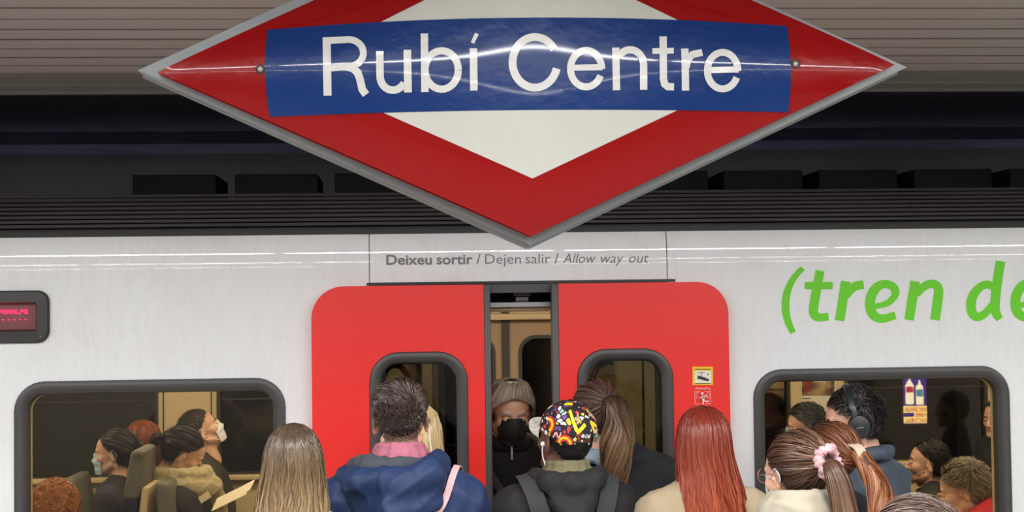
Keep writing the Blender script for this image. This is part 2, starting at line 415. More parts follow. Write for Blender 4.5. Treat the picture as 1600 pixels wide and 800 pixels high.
# slats measured from the photograph: the last joint at Y=5.03, one every .155 m
V, F = box(XL, XR, -.0665, .0665, 0, .0035)
slat0 = None; y = 5.03-.0775; k = 0
while y > -2.95:
    v = V.copy(); 
    if slat0 is None: slat0 = mesh('ceiling_slat', (v+np.array([0, y, CZ]), F), M_slat, ceil, smooth=False); y0_ = y
    else:
        o = slat0.copy(); COL.objects.link(o); o.parent = ceil; o.location = (0, y-y0_, random.uniform(-.0015, .0015))
    y -= .155
struct('trim_3', box(XL, XR, 5.04, 5.43, CZ+.004, CZ+.03), M_fas)
struct('trim_4', box(XL, XR, 5.43, 5.455, CZ-.012, 3.06), M_alu)
struct('trim_5', box(XL, XR, 5.30, 5.315, CZ-.004, CZ+.004), M_alu)
# tube luminaires above the platform
ORD = ['leftmost', 'second from left', 'third from left', 'central', 'third from right', 'second from right', 'rightmost']
M_tube = mat('tube_glow', (1, 1, 1, 1), emit=(1, .97, .92, 1), estr=6)
for ty, pw in TUBE_ROWS:
    for i, tx in enumerate((-4.6, -3.05, -1.5, .05, 1.6, 3.15, 4.7)):
        t = empty('tube_luminaire', (tx, ty, 2.74), ORD[i]+' fluorescent luminaire of the '+{3.35: 'row nearest the train', 1.15: 'middle row', -1.6: 'row by the back wall'}[ty], 'lamp', 'platform luminaires')
        mesh('housing', box(tx-.75, tx+.75, ty-.07, ty+.07, 2.74, CZ, .01), mat('lamp_white', rgb(220, 220, 215)), t)
        mesh('tube', tube([(tx-.72, ty, 2.73), (tx+.72, ty, 2.73)], .013), M_tube, t)

# ---------------------------------------------------------------- the hanging station sign
SY = 2.6
def sp(x, y, Y=SY): p = at_y(x, y, Y); return p[0], p[2]
oc = [sp(215, 110), sp(828, 384), sp(1417, 105), sp(820, -164)]
ec = [sp(247, 115, 2.575), sp(828, 370, 2.575), sp(1395, 103, 2.575), sp(827, -146, 2.575)]
cu, cw = (ec[1][0]+ec[3][0])/2, (ec[0][1]+ec[2][1])/2
EA = (ec[2][0]-ec[0][0])/2; EB = (ec[3][1]-ec[1][1])/2
cu = (ec[0][0]+ec[2][0])/2; cw = (ec[1][1]+ec[3][1])/2
def bulge(x, z):
    du = max(0., math.sqrt((x-cu)**2+.004)-.0632)/EA; dw = max(0., math.sqrt((z-cw)**2+.0012)-.0346)/EB
    s = min(1., max(0., 1-du-dw)); return .024+.070*(1-(1-s)**2.1)
def on_sign(px, py, lift=0.0):
    Y = SY-.06
    for _ in range(7):
        p = at_y(px, py, Y); Y = SY-bulge(p[0], p[2])
    return np.array([p[0], Y-lift, p[2]])
def sheet(poly, lift, nx=96, nz=56):
    """convex polygon in XZ cut from a fine grid and laid on the bulge"""
    xs = [p[0] for p in poly]; zs = [p[1] for p in poly]; bm = bmesh.new()
    X = np.linspace(min(xs)-1e-3, max(xs)+1e-3, nx); Z = np.linspace(min(zs)-1e-3, max(zs)+1e-3, nz)
    vs = [[bm.verts.new((a, 0, b)) for b in Z] for a in X]
    for i in range(nx-1):
        for j in range(nz-1): bm.faces.new((vs[i][j], vs[i+1][j], vs[i+1][j+1], vs[i][j+1]))
    c = np.mean(poly, axis=0); n = len(poly)
    for i in range(n):
        a, b = poly[i], poly[(i+1) % n]; nx_, nz_ = b[1]-a[1], -(b[0]-a[0])
        if (c[0]-a[0])*nx_+(c[1]-a[1])*nz_ > 0: nx_, nz_ = -nx_, -nz_
        bmesh.ops.bisect_plane(bm, geom=bm.verts[:]+bm.edges[:]+bm.faces[:], plane_co=(a[0], 0, a[1]), plane_no=(nx_, 0, nz_), clear_outer=True, dist=1e-6)
    for v in bm.verts: v.co.y = SY-bulge(v.co.x, v.co.z)-lift
    return from_bm(bm)
def enamel(name, c):
    m = mat(name, c, rough=.30, spec=.25, coat=.45, bump=.26, bscale=26, detail=3, vary=.10, vscale=3); return m
M_red = enamel('enamel_red', rgb(156, 0, 4)); M_blue = enamel('enamel_blue', rgb(10, 54, 122)); M_cream = enamel('enamel_white', rgb(214, 215, 208))
M_letw = mat('letter_white', rgb(226, 226, 224), rough=.3, coat=.4, bump=.26, bscale=26)
M_zinc = mat('sign_frame_grey', rgb(140, 145, 148), rough=.42, metal=.35, vary=.15, vscale=9)
sign = empty('station_name_sign', (cu, SY, cw-EB), 'large red and white diamond station name sign with blue band, hanging from the slatted ceiling', 'sign')
def prism(poly, y0, y1):
    n = len(poly); V = [(p[0], y0, p[1]) for p in poly]+[(p[0], y1, p[1]) for p in poly]
    return np.array(V), [tuple(range(n)), tuple(range(n, 2*n))[::-1]]+[(i, n+i, n+(i+1) % n, (i+1) % n) for i in range(n)]
def shrink(poly, f):
    c = np.mean(poly, axis=0); return [tuple(c+(np.array(p)-c)*f) for p in poly]
mesh('frame', merge(prism(oc, SY, SY+.06), prism(shrink(oc, .995), SY-.003, SY+.063)), M_zinc, sign, smooth=False)
# raised outer lip of the frame, one bar along each edge
for i in range(4):
    a, b = np.array(oc[i]), np.array(oc[(i+1) % 4])
    mesh('frame_bar', tube([(a[0], SY+.058, a[1]), (b[0], SY+.058, b[1])], .005, 6), M_zinc, sign)
mesh('enamel_plate', merge(sheet(ec, 0), plate(ec, [shrink(ec, .995)], SY-.0205, SY)), M_red, sign)
W = [np.array(sp(*p, 2.555)) for p in ((832, 279), (1058, 173), (602, 178), (1062, 33), (594, 35))]
# the white diamond, its corners found from the visible edges
def isect(p, q, r, s):
    A = np.array([q-p, -(s-r)]).T; t = np.linalg.solve(A, r-p); return p+(q-p)*t[0]
def osp(x, y): v = on_sign(x, y); return np.array([v[0], v[2]])
wb = osp(832, 279); wr1 = osp(1057, 173); wl1 = osp(603, 178); wr2 = osp(1062, 33); wl2 = osp(594, 35); wr3 = osp(1010, 8); wl3 = osp(640, 12)
cR = isect(wb, wr1, wr2, wr3); cL = isect(wb, wl1, wl2, wl3); cT = isect(wr2, wr3, wl2, wl3)
mesh('white_diamond', sheet([tuple(wb), tuple(cR), tuple(cT), tuple(cL)], .0012), M_cream, sign)
bl = [osp(419, 47), osp(1229, 41), osp(1231, 175), osp(424, 183)]
def band_px(s, t):
    q = 4*s*(1-s); X = (418+5*s)*0+np.interp(s, [0, 1], [418, 1229]); x = X+(4*t-0)*(1-s)+2*t*s-5.5*4*t*(1-t)*(1-s)+5*4*t*(1-t)*s
    return x, (47-6*s-16*q)*(1-t)+(183-7*s-7.5*q)*t
BS, BT = np.linspace(0, 1, 110), np.linspace(0, 1, 26)
BV = np.array([on_sign(*band_px(s, t), .0026) for s in BS for t in BT]); mesh('blue_band', (BV, [(i*26+j, i*26+j+1, (i+1)*26+j+1, (i+1)*26+j) for i in range(109) for j in range(25)]), M_blue, sign)
w1, w2 = 12.0, 10.5
LET = [
 ('R', [([(510.5, 59), (512, 150)], 12.5), ([(505, 64.5), (545, 62.5)]+arc(545, 83.5, 23, 21, 90, -90, 14)+[(512, 107.5)], 10.5), ([(538, 104.5), (551, 107), (559, 114), (563, 126), (566, 140), (572, 148.5)], 12)]),
 ('u', [([(593.5, 80.5), (593.8, 118)]+arc(614, 119, 20.2, 22.5, 180, 330, 12), 11.6), ([(636.5, 78.5), (637.5, 145)], 12)]),
 ('b', [([(663, 53), (664, 144.4)], 11.6), (arc(690, 110, 26, 30, 0, 360, 32), 11.2)]),
 ('i', [([(739.6, 76), (740.3, 142)], 11.8), ([(738, 68), (745, 53)], 6)]),
 ('C', [(arc(835.5, 98, 35, 39.5, 31, 346, 34), 12.2)]),
 ('e', [([(891, 106.6), (941, 105.4)], 9.6), (arc(915.3, 108, 24.4, 28.5, -1, 338, 30), 10.8)]),
 ('n', [([(961.6, 75), (962.8, 141.5)], 11.4), (arc(984, 102, 21, 23.5, 150, 0, 14)+[(1005, 141)], 11.4)]),
 ('t', [([(1035.5, 57.5), (1036, 124), (1038, 132), (1043, 136), (1052.5, 136.2)], 11.4), ([(1018.6, 80.5), (1052, 80)], 9)]),
 ('r', [([(1069.4, 76.5), (1070.5, 142)], 11.4), ([(1071, 106), (1074, 94), (1081, 86), (1096.5, 82.5)], 11)]),
 ('e', [([(1104, 110), (1153.5, 109)], 9.6), (arc(1128.2, 111, 23.8, 28.5, -1, 338, 30), 10.8)])]
for nm, S in LET:
    S2 = []
    for P, wd in S:
        P = np.array(P, float); d = np.linalg.norm(np.diff(P, axis=0), axis=1).sum(); k = max(len(P), int(d/5)+2)
        if len(P) < 8:
            s = np.r_[0, np.cumsum(np.linalg.norm(np.diff(P, axis=0), axis=1))]; q = np.linspace(0, s[-1], k); q = np.unique(np.r_[s, q]); P = np.stack([np.interp(q, s, P[:, 0]), np.interp(q, s, P[:, 1])], 1)
        S2.append((P, wd))
    mesh('letter', strokes(S2, lambda x, y: on_sign(x, y, .004)), M_letw, sign, sharp=0)
for x, y in ((407, 108), (1242.5, 100)):
    p = on_sign(x, y, .001)
    o = mesh('screw', ellip(p+[0, -.0015, 0], (.0052, .004, .0052)), mat('screw_steel', rgb(190, 188, 184), rough=.3, metal=.4), sign)
    mesh('screw_hole', tube([p+[0, .004, 0], p+[0, -.0002, 0]], .0085, 20), mat('hole_dark', rgb(60, 20, 20)), sign)
# back plate of the two-sided sign and its hangers
v, f = sheet(ec, 0, 40, 24); v[:, 1] = 2*SY+.06-v[:, 1]
mesh('enamel_plate', (v, f), M_red, sign)
v, f = sheet([tuple(wb), tuple(cR), tuple(cT), tuple(cL)], .0012, 40, 24); v[:, 1] = 2*SY+.06-v[:, 1]; mesh('white_diamond', (v, f), M_cream, sign)
v, f = sheet([tuple(p) for p in bl], .0026, 40, 16); v[:, 1] = 2*SY+.06-v[:, 1]; mesh('blue_band', (v, f), M_blue, sign)
tx, tz = oc[3]
for dx in (-.22, .22): mesh('hanger', tube([(tx+dx, SY+.03, tz-.12), (tx+dx, SY+.03, CZ)], .008), M_zinc, sign)

# ---------------------------------------------------------------- the train
D = 5.75
M_tw = body_paint()
M_redp = mat('door_red', rgb(246, 40, 34), rough=.4, coat=.25, bump=.025, bscale=3.5, detail=2)
M_rub = mat('rubber_grey', rgb(72, 71, 70), rough=.42, bump=.03, bscale=12)
M_blk = mat('gloss_black', rgb(22, 22, 24), rough=.3)
M_glass = glass_mat('tinted_glass', (.93, .90, .82, 1)); M_glassd = glass_mat('door_glass', (.36, .37, .32, 1))
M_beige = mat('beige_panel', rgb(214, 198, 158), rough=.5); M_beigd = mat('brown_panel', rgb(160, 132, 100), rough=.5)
M_seat = mat('seat_navy', rgb(38, 40, 70), rough=.9, bump=.3, bscale=120); M_headr = mat('headrest_grey', rgb(98, 96, 84), rough=.6)
train = empty('train', (0, D, -.9), 'white commuter train with open red double doors and rubber framed windows, stopped at the platform', 'train')
def tx_(px, py, Y=D): return at_y(px, py, Y)[0]
def tz_(px, py, Y=D): return at_y(px, py, Y)[2]
Zdoor = (tz_(540, 446)+tz_(1090, 442))/2; Zwin = (tz_(235, 594)+tz_(1380, 573))/2
WL = (tx_(22, 700), tx_(447, 700)); WR = (tx_(1178, 690), tx_(1579, 690)); DO = (tx_(577, 445), tx_(1045, 445))
DISP = (tx_(78, 500), tz_(40, 454), tz_(40, 536))
Zroof = tz_(800, 363.5); Zb = tz_(800, 421)
seamL, seamR = tx_(577, 400), tx_(1042, 400)
TL, TR = -6.4, 7.4; Z0 = .04; ZW0 = Zwin-.92
ring = lambda a, b, c, d, r: rr(a, b, c, d, r)
def side(nm, x0, x1, z0, holes): mesh(nm, plate([(x0, z0), (x1, z0), (x1, Zb), (x0, Zb)], holes, D, D+.03), M_tw, train, smooth=False)
g = .0018
disp_hole = rr(DISP[0]-.72, DISP[0]-.01, DISP[2]+.01, DISP[1]-.01, .03)
side('side_panel', TL, seamL-g, Z0, [rr(WL[0]+.02, WL[1]-.02, ZW0+.02, Zwin-.02, .10), disp_hole])
side('side_panel', seamR+g, TR, Z0, [rr(WR[0]+.02, WR[1]-.02, ZW0+.02, Zwin-.02, .10), rr(WR[1]+.22, WR[1]+1.2, ZW0+.02, Zwin-.02, .10)])
ztop = Zdoor+.012
side('header_panel', seamL+g, seamR-g, ztop, [])
def curve_y(z):
    h = max(0., z-Zb); return h*h/(2*.88)+max(0, h-.11)**2*2.2
for x0, x1 in ((TL, seamL-g), (seamL+g, seamR-g), (seamR+g, TR)):
    zz = np.linspace(Zb, Zroof, 26); nx = max(2, int((x1-x0)/.05)); xs = np.linspace(x0, x1, nx)
    V = [(a, D+curve_y(b), b) for b in zz for a in xs]; k = len(xs)
    F = [(i*k+j, i*k+j+1, (i+1)*k+j+1, (i+1)*k+j) for i in range(len(zz)-1) for j in range(k-1)]
    V = V+[(x0, D+curve_y(Zroof)+.03, Zroof), (x1, D+curve_y(Zroof)+.03, Zroof)]; n = len(V); F.append(((len(zz)-1)*k, len(zz)*k-1, n-1, n-2))
    mesh('cant_panel', (np.array(V), F), M_tw, train)
for sx in (seamL, seamR): mesh('seam_backing', box(sx-.008, sx+.008, D+.004, D+.05, ztop, Zb+.002), M_rub, train, smooth=False)  # strip added behind each panel seam to stop interior light leaking through
for sx in (seamL, seamR): mesh('seam_backing', (np.array([(sx+dx, D+curve_y(z)+.004, z) for z in np.linspace(Zb, Zroof, 12) for dx in (-.008, .008)]), [(2*i, 2*i+1, 2*i+3, 2*i+2) for i in range(11)]), M_rub, train, smooth=False)  # same added light stop, following the curved panels
mesh('underframe', box(TL, TR, D+.01, 8.6, -.05, Z0), M_blk, train, smooth=False)
mesh('door_track', box(DO[0]-.01, tx_(1055, 445), D-.004, D+.02, Zdoor+.002, ztop+.001), M_blk, train, smooth=False)
# roof: black gutter, corrugations, flat top
M_roof = mat('roof_grey', rgb(74, 69, 68), rough=.6, vary=.2, vscale=3)
y0 = D+curve_y(Zroof)
mesh('roof_gutter', box(TL, TR, y0+.002, y0+.10, Zroof-.02, Zroof+.032, .006), mat('gutter_black', rgb(26, 25, 26), rough=.5), train)
nrib = 8; ZR0 = Zroof+.035; YR0 = y0+.09; YR1 = YR0+.42; ZR1 = 2.0+(480-297)/2300*YR1-.004
mesh('roof_sheet', (np.array([(x, y, z) for x in (TL, TR) for y, z in ((YR0, ZR0-.02), (YR1+.02, ZR1-.02), (7.4, ZR1+.02), (8.5, Zroof))]), [(0, 1, 5, 4), (1, 2, 6, 5), (2, 3, 7, 6)]), mat('roof_black', rgb(14, 13, 14), rough=.7), train, smooth=False)
for i in range(nrib):
    t = (i+.5)/nrib; yy = YR0+(YR1-YR0)*t; zz = ZR0+(ZR1-ZR0)*t
    mesh('roof_rib', box(TL, TR, yy-.010, yy+.012, zz-.004, zz+.0095, .002), M_roof, train)
BOX = [207, 367, 523, 677, 830, 982, 1131, 1280, 1429, 1578]
YB = YR1+.10; zt = tz_(800, 269, YB); zb_ = ZR1-.03
for px in BOX:
    x = tx_(px, 280, YB)
    b = mesh('roof_box', box(x, x+.352, YB, YB+.42, zb_, zt, .004), mat('box_black', rgb(12, 12, 18), rough=.75), train)
    for j in range(5): mesh('louvre', box(x+.05, x+.30, YB+.06+.06*j, YB+.075+.06*j, zt-.002, zt+.004), M_roof, b, smooth=False)

# windows
def window(x0, x1, lbl=None):
    w_ = mesh('window_frame', rr_loft(x0, x1, ZW0, Zwin, .115, [(.012, D+.02), (.0, D-.002), (.004, D-.012), (.016, D-.017), (.032, D-.014), (.043, D-.004), (.047, D+.012), (.052, D+.03), (.05, D+.05), (.0, D+.05)]), M_rub, train)
    v, f = rr_loft(x0+.046, x1-.046, ZW0+.046, Zwin-.046, .075, [(0, D+.010), (0, D+.018)], True, True)
    mesh('pane', (v, f), M_glass, w_, smooth=False)
    mesh('inner_trim', rr_loft(x0+.0, x1-.0, ZW0+.0, Zwin-.0, .12, [(.0, D+.055), (.042, D+.057), (.052, D+.064), (.050, D+.075), (.0, D+.09)]), M_beige, w_)
window(*WL); window(*WR); window(WR[1]+.2, WR[1]+1.22)
# destination display at the left
x1, z1, z0 = DISP; x0 = x1-.76
dsp = mesh('destination_display', rr_loft(x0, x1, z0, z1, .045, [(.0, D+.01), (.0, D-.012), (.006, D-.02), (.045, D-.022), (.052, D-.006), (.052, D+.012)]), mat('display_frame', rgb(50, 49, 50), rough=.45), train)
mesh('display_pane', box(x0+.04, x1-.045, D+.012, D+.016, z0+.045, z1-.04), mat('display_smoke', rgb(122, 74, 80), rough=.2, emit=rgb(150, 60, 70), estr=.12), dsp, smooth=False)
M_led = mat('led_red', rgb(230, 10, 50), emit=(1, .02, .12, 1), estr=2.2)
def glyphrow(xs, zc, pat, s=.0026):
    out = []; 
    for gx, g_ in zip(xs, pat):
        for r_, row in enumerate(g_):
            for c_, ch in enumerate(row):
                if ch == '#': X = gx+c_*s*1.25; Z = zc-r_*s*1.25; out.append(box(X, X+s, D+.008, D+.0115, Z-s, Z))
    return merge(*out)
pats = [['####', '#...', '####', '...#', '####'], ['####', '#..#', '#..#', '#..#', '####'], ['#...', '#...', '#...', '#...', '####'], ['####', '#..#', '####', '#..#', '#..#'], ['####', '#..#', '####', '#...', '#...']]
xr = tx_(43, 490); X = [xr-.016*i-.014 for i in range(16)]
mesh('led_text', glyphrow(X, tz_(20, 484), [pats[(i*3+1) % 5] for i in range(16)]), M_led, dsp, smooth=False)
dots = [['##.'] for _ in range(20)]
mesh('led_text', glyphrow([tx_(46, 500)-.021*i-.02 for i in range(20)], tz_(20, 499), dots), M_led, dsp, smooth=False)
mesh('screw', ellip((x1-.03, D-.021, z0+.024), (.005, .002, .005)), mat('screw_grey', rgb(110, 108, 106), metal=.5, rough=.4), dsp)

# door leaves, slid half open outside the body
LY = D-.045
def leaf(px0, px1, wpx0, wpx1, outer_left):
    x0, x1 = tx_(px0, 560, LY), tx_(px1, 560, LY); zt = (tz_(600, 446, LY)+tz_(1000, 442, LY))/2
    wx0, wx1 = tx_(wpx0, 600, LY), tx_(wpx1, 600, LY); wz1 = (tz_(650, 548, LY)+tz_(978, 546, LY))/2; wz0 = wz1-.80
    r = .125; P = [(x0, Z0+.02), (x1, Z0+.02)]
    a = [(math.cos(math.radians(t)), math.sin(math.radians(t))) for t in np.linspace(90, 180, 12)]
    if outer_left: P += [(x1, zt)]+[(x0+r+r*c, zt-r+r*s) for c, s in a]
    else: P += [(x1-r-r*c, zt-r+r*s) for c, s in a[::-1]]+[(x0, zt)]
    lf = mesh('door_leaf', plate(P, [rr(wx0+.02, wx1-.02, wz0+.02, wz1-.02, .10)], LY, LY+.04), M_redp, train, smooth=False)
    mesh('window_frame', rr_loft(wx0, wx1, wz0, wz1, .115, [(.0, LY+.01), (.0, LY-.003), (.004, LY-.010), (.016, LY-.014), (.032, LY-.011), (.041, LY-.002), (.044, LY+.012), (.05, LY+.045), (.0, LY+.048)]), M_rub, lf)
    mesh('pane', rr_loft(wx0+.042, wx1-.042, wz0+.042, wz1-.042, .08, [(0, LY+.012), (0, LY+.018)], True, True), M_glassd, lf, smooth=False)
    # dark rubber nose along the closing edge
    nx = x1 if outer_left else x0; sg = 1 if outer_left else -1
    e0, e1 = sorted((nx, nx+sg*(.026 if outer_left else .028)))
    mesh('edge_seal', box(e0, e1, LY-.004, LY+.05, Z0+.02, zt-.002, .006), M_rub, lf)
    return lf, x0, x1, zt
lf1, _, e1, zt = leaf(487, 757, 577, 731, True)
lf2, e2, _, _ = leaf(874, 1139.5, 902, 1052, False)
for px in (614, 652): pass
# seam trim ring (thin grey edge round the red leaves)
# doorway reveal and header
M_rev = mat('reveal_dark', rgb(52, 50, 48), rough=.5)
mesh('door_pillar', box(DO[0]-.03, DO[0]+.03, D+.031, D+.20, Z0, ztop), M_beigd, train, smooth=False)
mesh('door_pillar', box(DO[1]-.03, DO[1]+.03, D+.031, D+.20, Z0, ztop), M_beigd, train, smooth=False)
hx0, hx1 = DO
mesh('door_header', box(hx0, hx1, D+.005, D+.035, ztop-.045, ztop-.004), M_rub, train, smooth=False)
zmech = tz_(800, 475, D+.1)
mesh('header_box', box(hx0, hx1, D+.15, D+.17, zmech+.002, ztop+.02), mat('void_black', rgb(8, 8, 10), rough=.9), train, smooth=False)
mesh('header_lip', box(hx0, hx1, D+.055, D+.07, zmech-.012, zmech+.006), M_alu, train, smooth=False)
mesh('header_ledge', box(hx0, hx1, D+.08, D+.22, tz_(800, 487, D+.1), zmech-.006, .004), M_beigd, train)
xm = tx_(815, 460, D+.08)
mc = mesh('door_motor', merge(box(xm-.033, xm+.033, D+.05, D+.12, tz_(815, 463, D+.06), ztop-.004, .003), box(xm-.026, xm+.026, D+.05, D+.10, tz_(815, 472, D+.06), tz_(815, 464, D+.06), .003)), mat('motor_grey', rgb(70, 70, 74), rough=.4, metal=.4), train)
for dx in (-.017, .017): mesh('bolt', ellip((xm+dx, D+.047, tz_(815, 469, D+.06)), (.005, .004, .005)), M_alu, mc)

# notices on the right leaf
def flat(P, Y=None, lift=.002): return [at_y(x, y, LY-lift) for x, y in P]
def quad(x0, y0, x1, y1, lift): P = flat([(x0, y1), (x1, y1), (x1, y0), (x0, y0)], lift=lift); return np.array(P), [(0, 1, 2, 3)]
def parts_mesh(name, L, parent):
    VF = merge(*[l[0] for l in L]); ms = [];
    mi = []
    for vf, m in L:
        if m not in ms: ms.append(m)
        mi += [ms.index(m)]*len(vf[1])
    return mesh(name, VF, ms, parent, smooth=False, mi=mi)
My = mat('sticker_yellow', rgb(250, 205, 30), rough=.4); Mw = mat('sticker_white', rgb(240, 238, 222), rough=.4); Mk = mat('sticker_black', rgb(50, 52, 44), rough=.4); Mo = mat('sticker_olive', rgb(150, 120, 20), rough=.4)
pf = lambda lift: (lambda x, y: at_y(x, y, LY-lift))
parts_mesh('camera_notice', [(quad(1082, 573, 1114, 601.5, .002), My), (quad(1085.3, 576.2, 1110.5, 578, .003), Mo), (quad(1085.5, 579.5, 1111, 598.5, .003), Mw),
    (strokes([([(1090, 589), (1102.5, 592.5)], 5)], pf(.004)), Mk), (strokes([([(1102, 592.6), (1107.5, 594.2)], 4)], pf(.0041)), Mk), (strokes([([(1089.5, 582.6), (1101, 582.2)], .7), ([(1096, 582.5), (1096, 588)], .7), ([(1086.3, 599.4), (1110.5, 599.2)], .7), ([(1105.5, 583.5), (1107, 586)], 1.4)], pf(.004)), Mk)], lf2)
M_pk = mat('sticker_pink', rgb(250, 176, 168), rough=.4); M_wp = mat('sticker_offwhite', rgb(250, 232, 222), rough=.4)
wig = [(1086, 608), (1089, 606), (1092, 608), (1096, 606.5), (1100, 608), (1103, 606), (1106, 607), (1110, 608.5)]
parts_mesh('no_rushing_notice', [(strokes([([(1094, 611.8), (1085.5, 612), (1086, 630.8), (1094, 631)], .9), ([(1101, 611.8), (1110, 611.5), (1110.5, 630.5), (1103, 630.6)], .9), ([(1092.5, 614), (1087.8, 614), (1088, 622), (1092, 622)], .7), ([(1104, 614), (1108.5, 614), (1108.5, 622), (1105, 622)], .7), (wig, 1.6), ([(1096, 633.5), (1104, 633)], 1.2)], pf(.002)), M_pk),
    (strokes([([(1098, 619), (1099.5, 625)], 4.6), ([(1099, 625), (1098.4, 632)], 2.0), ([(1099.5, 625), (1103, 627.5), (1107.5, 626.8)], 1.8), ([(1098, 619), (1094, 622)], 1.5), ([(1099, 619), (1104, 617.5), (1105, 621)], 1.5)], pf(.0022)), M_wp),
    (strokes([(arc(1097.3, 614.8, 1.2, 1.2, 0, 360, 10), 1.9)], pf(.0024)), M_wp), (strokes([([(1093, 614.5), (1103.5, 626.5)], .9), ([(1103, 615), (1094, 627)], .9)], pf(.003)), Mk)], lf2)

# lettering on the body: built-in font turned to mesh
M_txt = mat('text_grey', rgb(112, 112, 110), rough=.4)
def word(txt, px0, px1, base_l, base_r, cap, off=0.0, shear=0.0, m=None, parent=None, name='lettering', Y=None, flip=False, capref='D'):
    Y = D if Y is None else Y
    c = bpy.data.curves.new('t', 'FONT'); c.body = txt; c.offset = off; c.shear = shear; c.resolution_u = 3
    o = bpy.data.objects.new('t', c); COL.objects.link(o); dg = bpy.context.evaluated_depsgraph_get(); dg.update()
    me = bpy.data.meshes.new_from_object(o.evaluated_get(dg)); V = np.array([v.co[:] for v in me.vertices]); F = [tuple(p.vertices) for p in me.polygons]
    bpy.data.objects.remove(o); bpy.data.curves.remove(c); bpy.data.meshes.remove(me)
    return V, F
def body_word(txt, px0, px1, py0, py1, capx, off, shear):
    V, F = word(txt, 0, 0, 0, 0, 0, off, shear); x0, x1 = V[:, 0].min(), V[:, 0].max(); s = (px1-px0)/(x1-x0)
    sy = capx/.645
    P = np.array([at_y(px0+(v[0]-x0)*s, py0+(py1-py0)*(v[0]-x0)/(x1-x0)-v[1]*sy, D-.0015) for v in V])
    P[:, 1] = D+np.array([curve_y(z) for z in P[:, 2]])-.0015
    mesh('lettering', (P, F), M_txt, train, smooth=False)
body_word('Deixeu', 603.5, 675, 413.5, 413, 14.2, .022, 0); body_word('sortir', 682, 738.5, 412.8, 412.4, 14.2, .022, 0); body_word('/', 744.5, 751, 412.4, 412.2, 14.2, .008, 0)
body_word('Dejen', 758, 814, 412.2, 411.8, 14.2, -.004, 0); body_word('salir', 821, 860, 411.7, 411.4, 14.2, -.004, 0); body_word('/', 866.5, 873, 411.4, 411.2, 14.2, .008, 0)
body_word('Allow', 879.5, 931, 411, 410.8, 14.2, -.003, .24); body_word('way', 938.5, 974.5, 410.8, 410.6, 14.2, -.003, .24); body_word('out', 983, 1013.5, 410.4, 410.2, 14.2, -.003, .24)
M_grn = mat('lettering_green', rgb(104, 214, 0), rough=.45)
GR = [
 [([(1254.5, 419), (1243, 431), (1233, 448), (1228, 467), (1228, 487), (1232, 504), (1239.5, 520)], [8.5, 9.5, 11, 12, 12, 11, 9])],
 [([(1281.5, 423), (1277, 447), (1272.5, 472), (1271, 484), (1273, 492), (1280, 496), (1294.5, 494.5)], [14, 14.5, 14.5, 14.5, 14, 13, 12]), ([(1257.5, 446.3), (1301, 446.3)], 11.5)],
 [([(1321.5, 439.5), (1312, 501)], 15), ([(1323, 464), (1329, 453), (1338, 446.5), (1349.5, 444.8)], [9, 13, 14, 13.5])],
 [([(1361, 479.5), (1374, 477.5), (1388, 473), (1396, 465)], [8, 9, 10, 10]), ([(1396.5, 467), (1399, 458), (1397, 450), (1390, 445), (1380, 444), (1370, 449), (1362, 461), (1359.5, 475), (1362, 488), (1370, 496), (1382, 497.5), (1399, 492.5)], [9, 12, 13, 13, 13, 14.5, 15.5, 15.5, 15, 14, 13, 12])],
 [([(1430, 439.5), (1420.5, 500)], 15), ([(1433, 461), (1441, 450), (1452, 443.8), (1462, 445), (1466.5, 453), (1465.5, 467), (1461, 500)], [9, 12.5, 13, 13.5, 14.5, 15, 15])],
 [([(1563.5, 408), (1558, 443), (1554.5, 478), (1557, 490), (1562, 499)], [15, 15, 15, 14, 11]), ([(1555, 450), (1543, 444.5), (1531, 449), (1521, 461), (1517, 477), (1520, 490), (1528, 495), (1540, 489), (1549, 476)], [12, 12.5, 13, 14.5, 15, 14.5, 13.5, 12, 9])],
 [([(1588, 477.5), (1601, 475.5), (1615, 471), (1623, 463)], [8, 9, 10, 10]), ([(1623.5, 465), (1626, 456), (1624, 448), (1617, 443), (1607, 442), (1597, 447), (1589, 459), (1586.5, 473), (1589, 486), (1597, 494), (1609, 495.5), (1626, 490.5)], [9, 12, 13, 13, 13, 14.5, 15.5, 15.5, 15, 14, 13, 12])]]
for S in GR:
    S = [(cr(np.c_[np.array(P), np.broadcast_to(np.array(wd, float), (len(P),))], len(P)*5 if len(P) > 2 else 2), 0) for P, wd in S]
    mesh('letter', strokes([(q[:, :2], q[:, 2]) for q, _ in S], lambda x, y: at_y(x, y, D-.0015)+np.array([0, curve_y(at_y(x, y, D)[2]), 0])), M_grn, train, smooth=False)

# ---------------------------------------------------------------- carriage interior
IY = 8.50; FZ = .06
mesh('carriage_floor', box(TL, TR, D+.03, IY, FZ-.02, FZ), mat('carriage_floor', rgb(70, 70, 74), rough=.5), train, smooth=False)
mesh('carriage_ceiling', box(TL, TR, D+.04, IY, 2.235, 2.26), mat('carriage_ceiling', rgb(200, 190, 170), rough=.5), train, smooth=False)
M_lamp = mat('carriage_lamp', rgb(255, 240, 210), emit=(1, .84, .6, 1), estr=2.0)
for yy in (6.75, 7.6): mesh('lamp_strip', box(TL+.1, TR-.1, yy-.06, yy+.06, 2.212, 2.235), M_lamp, train, smooth=False)
fx = lambda px: tx_(px, 650, IY-.01)
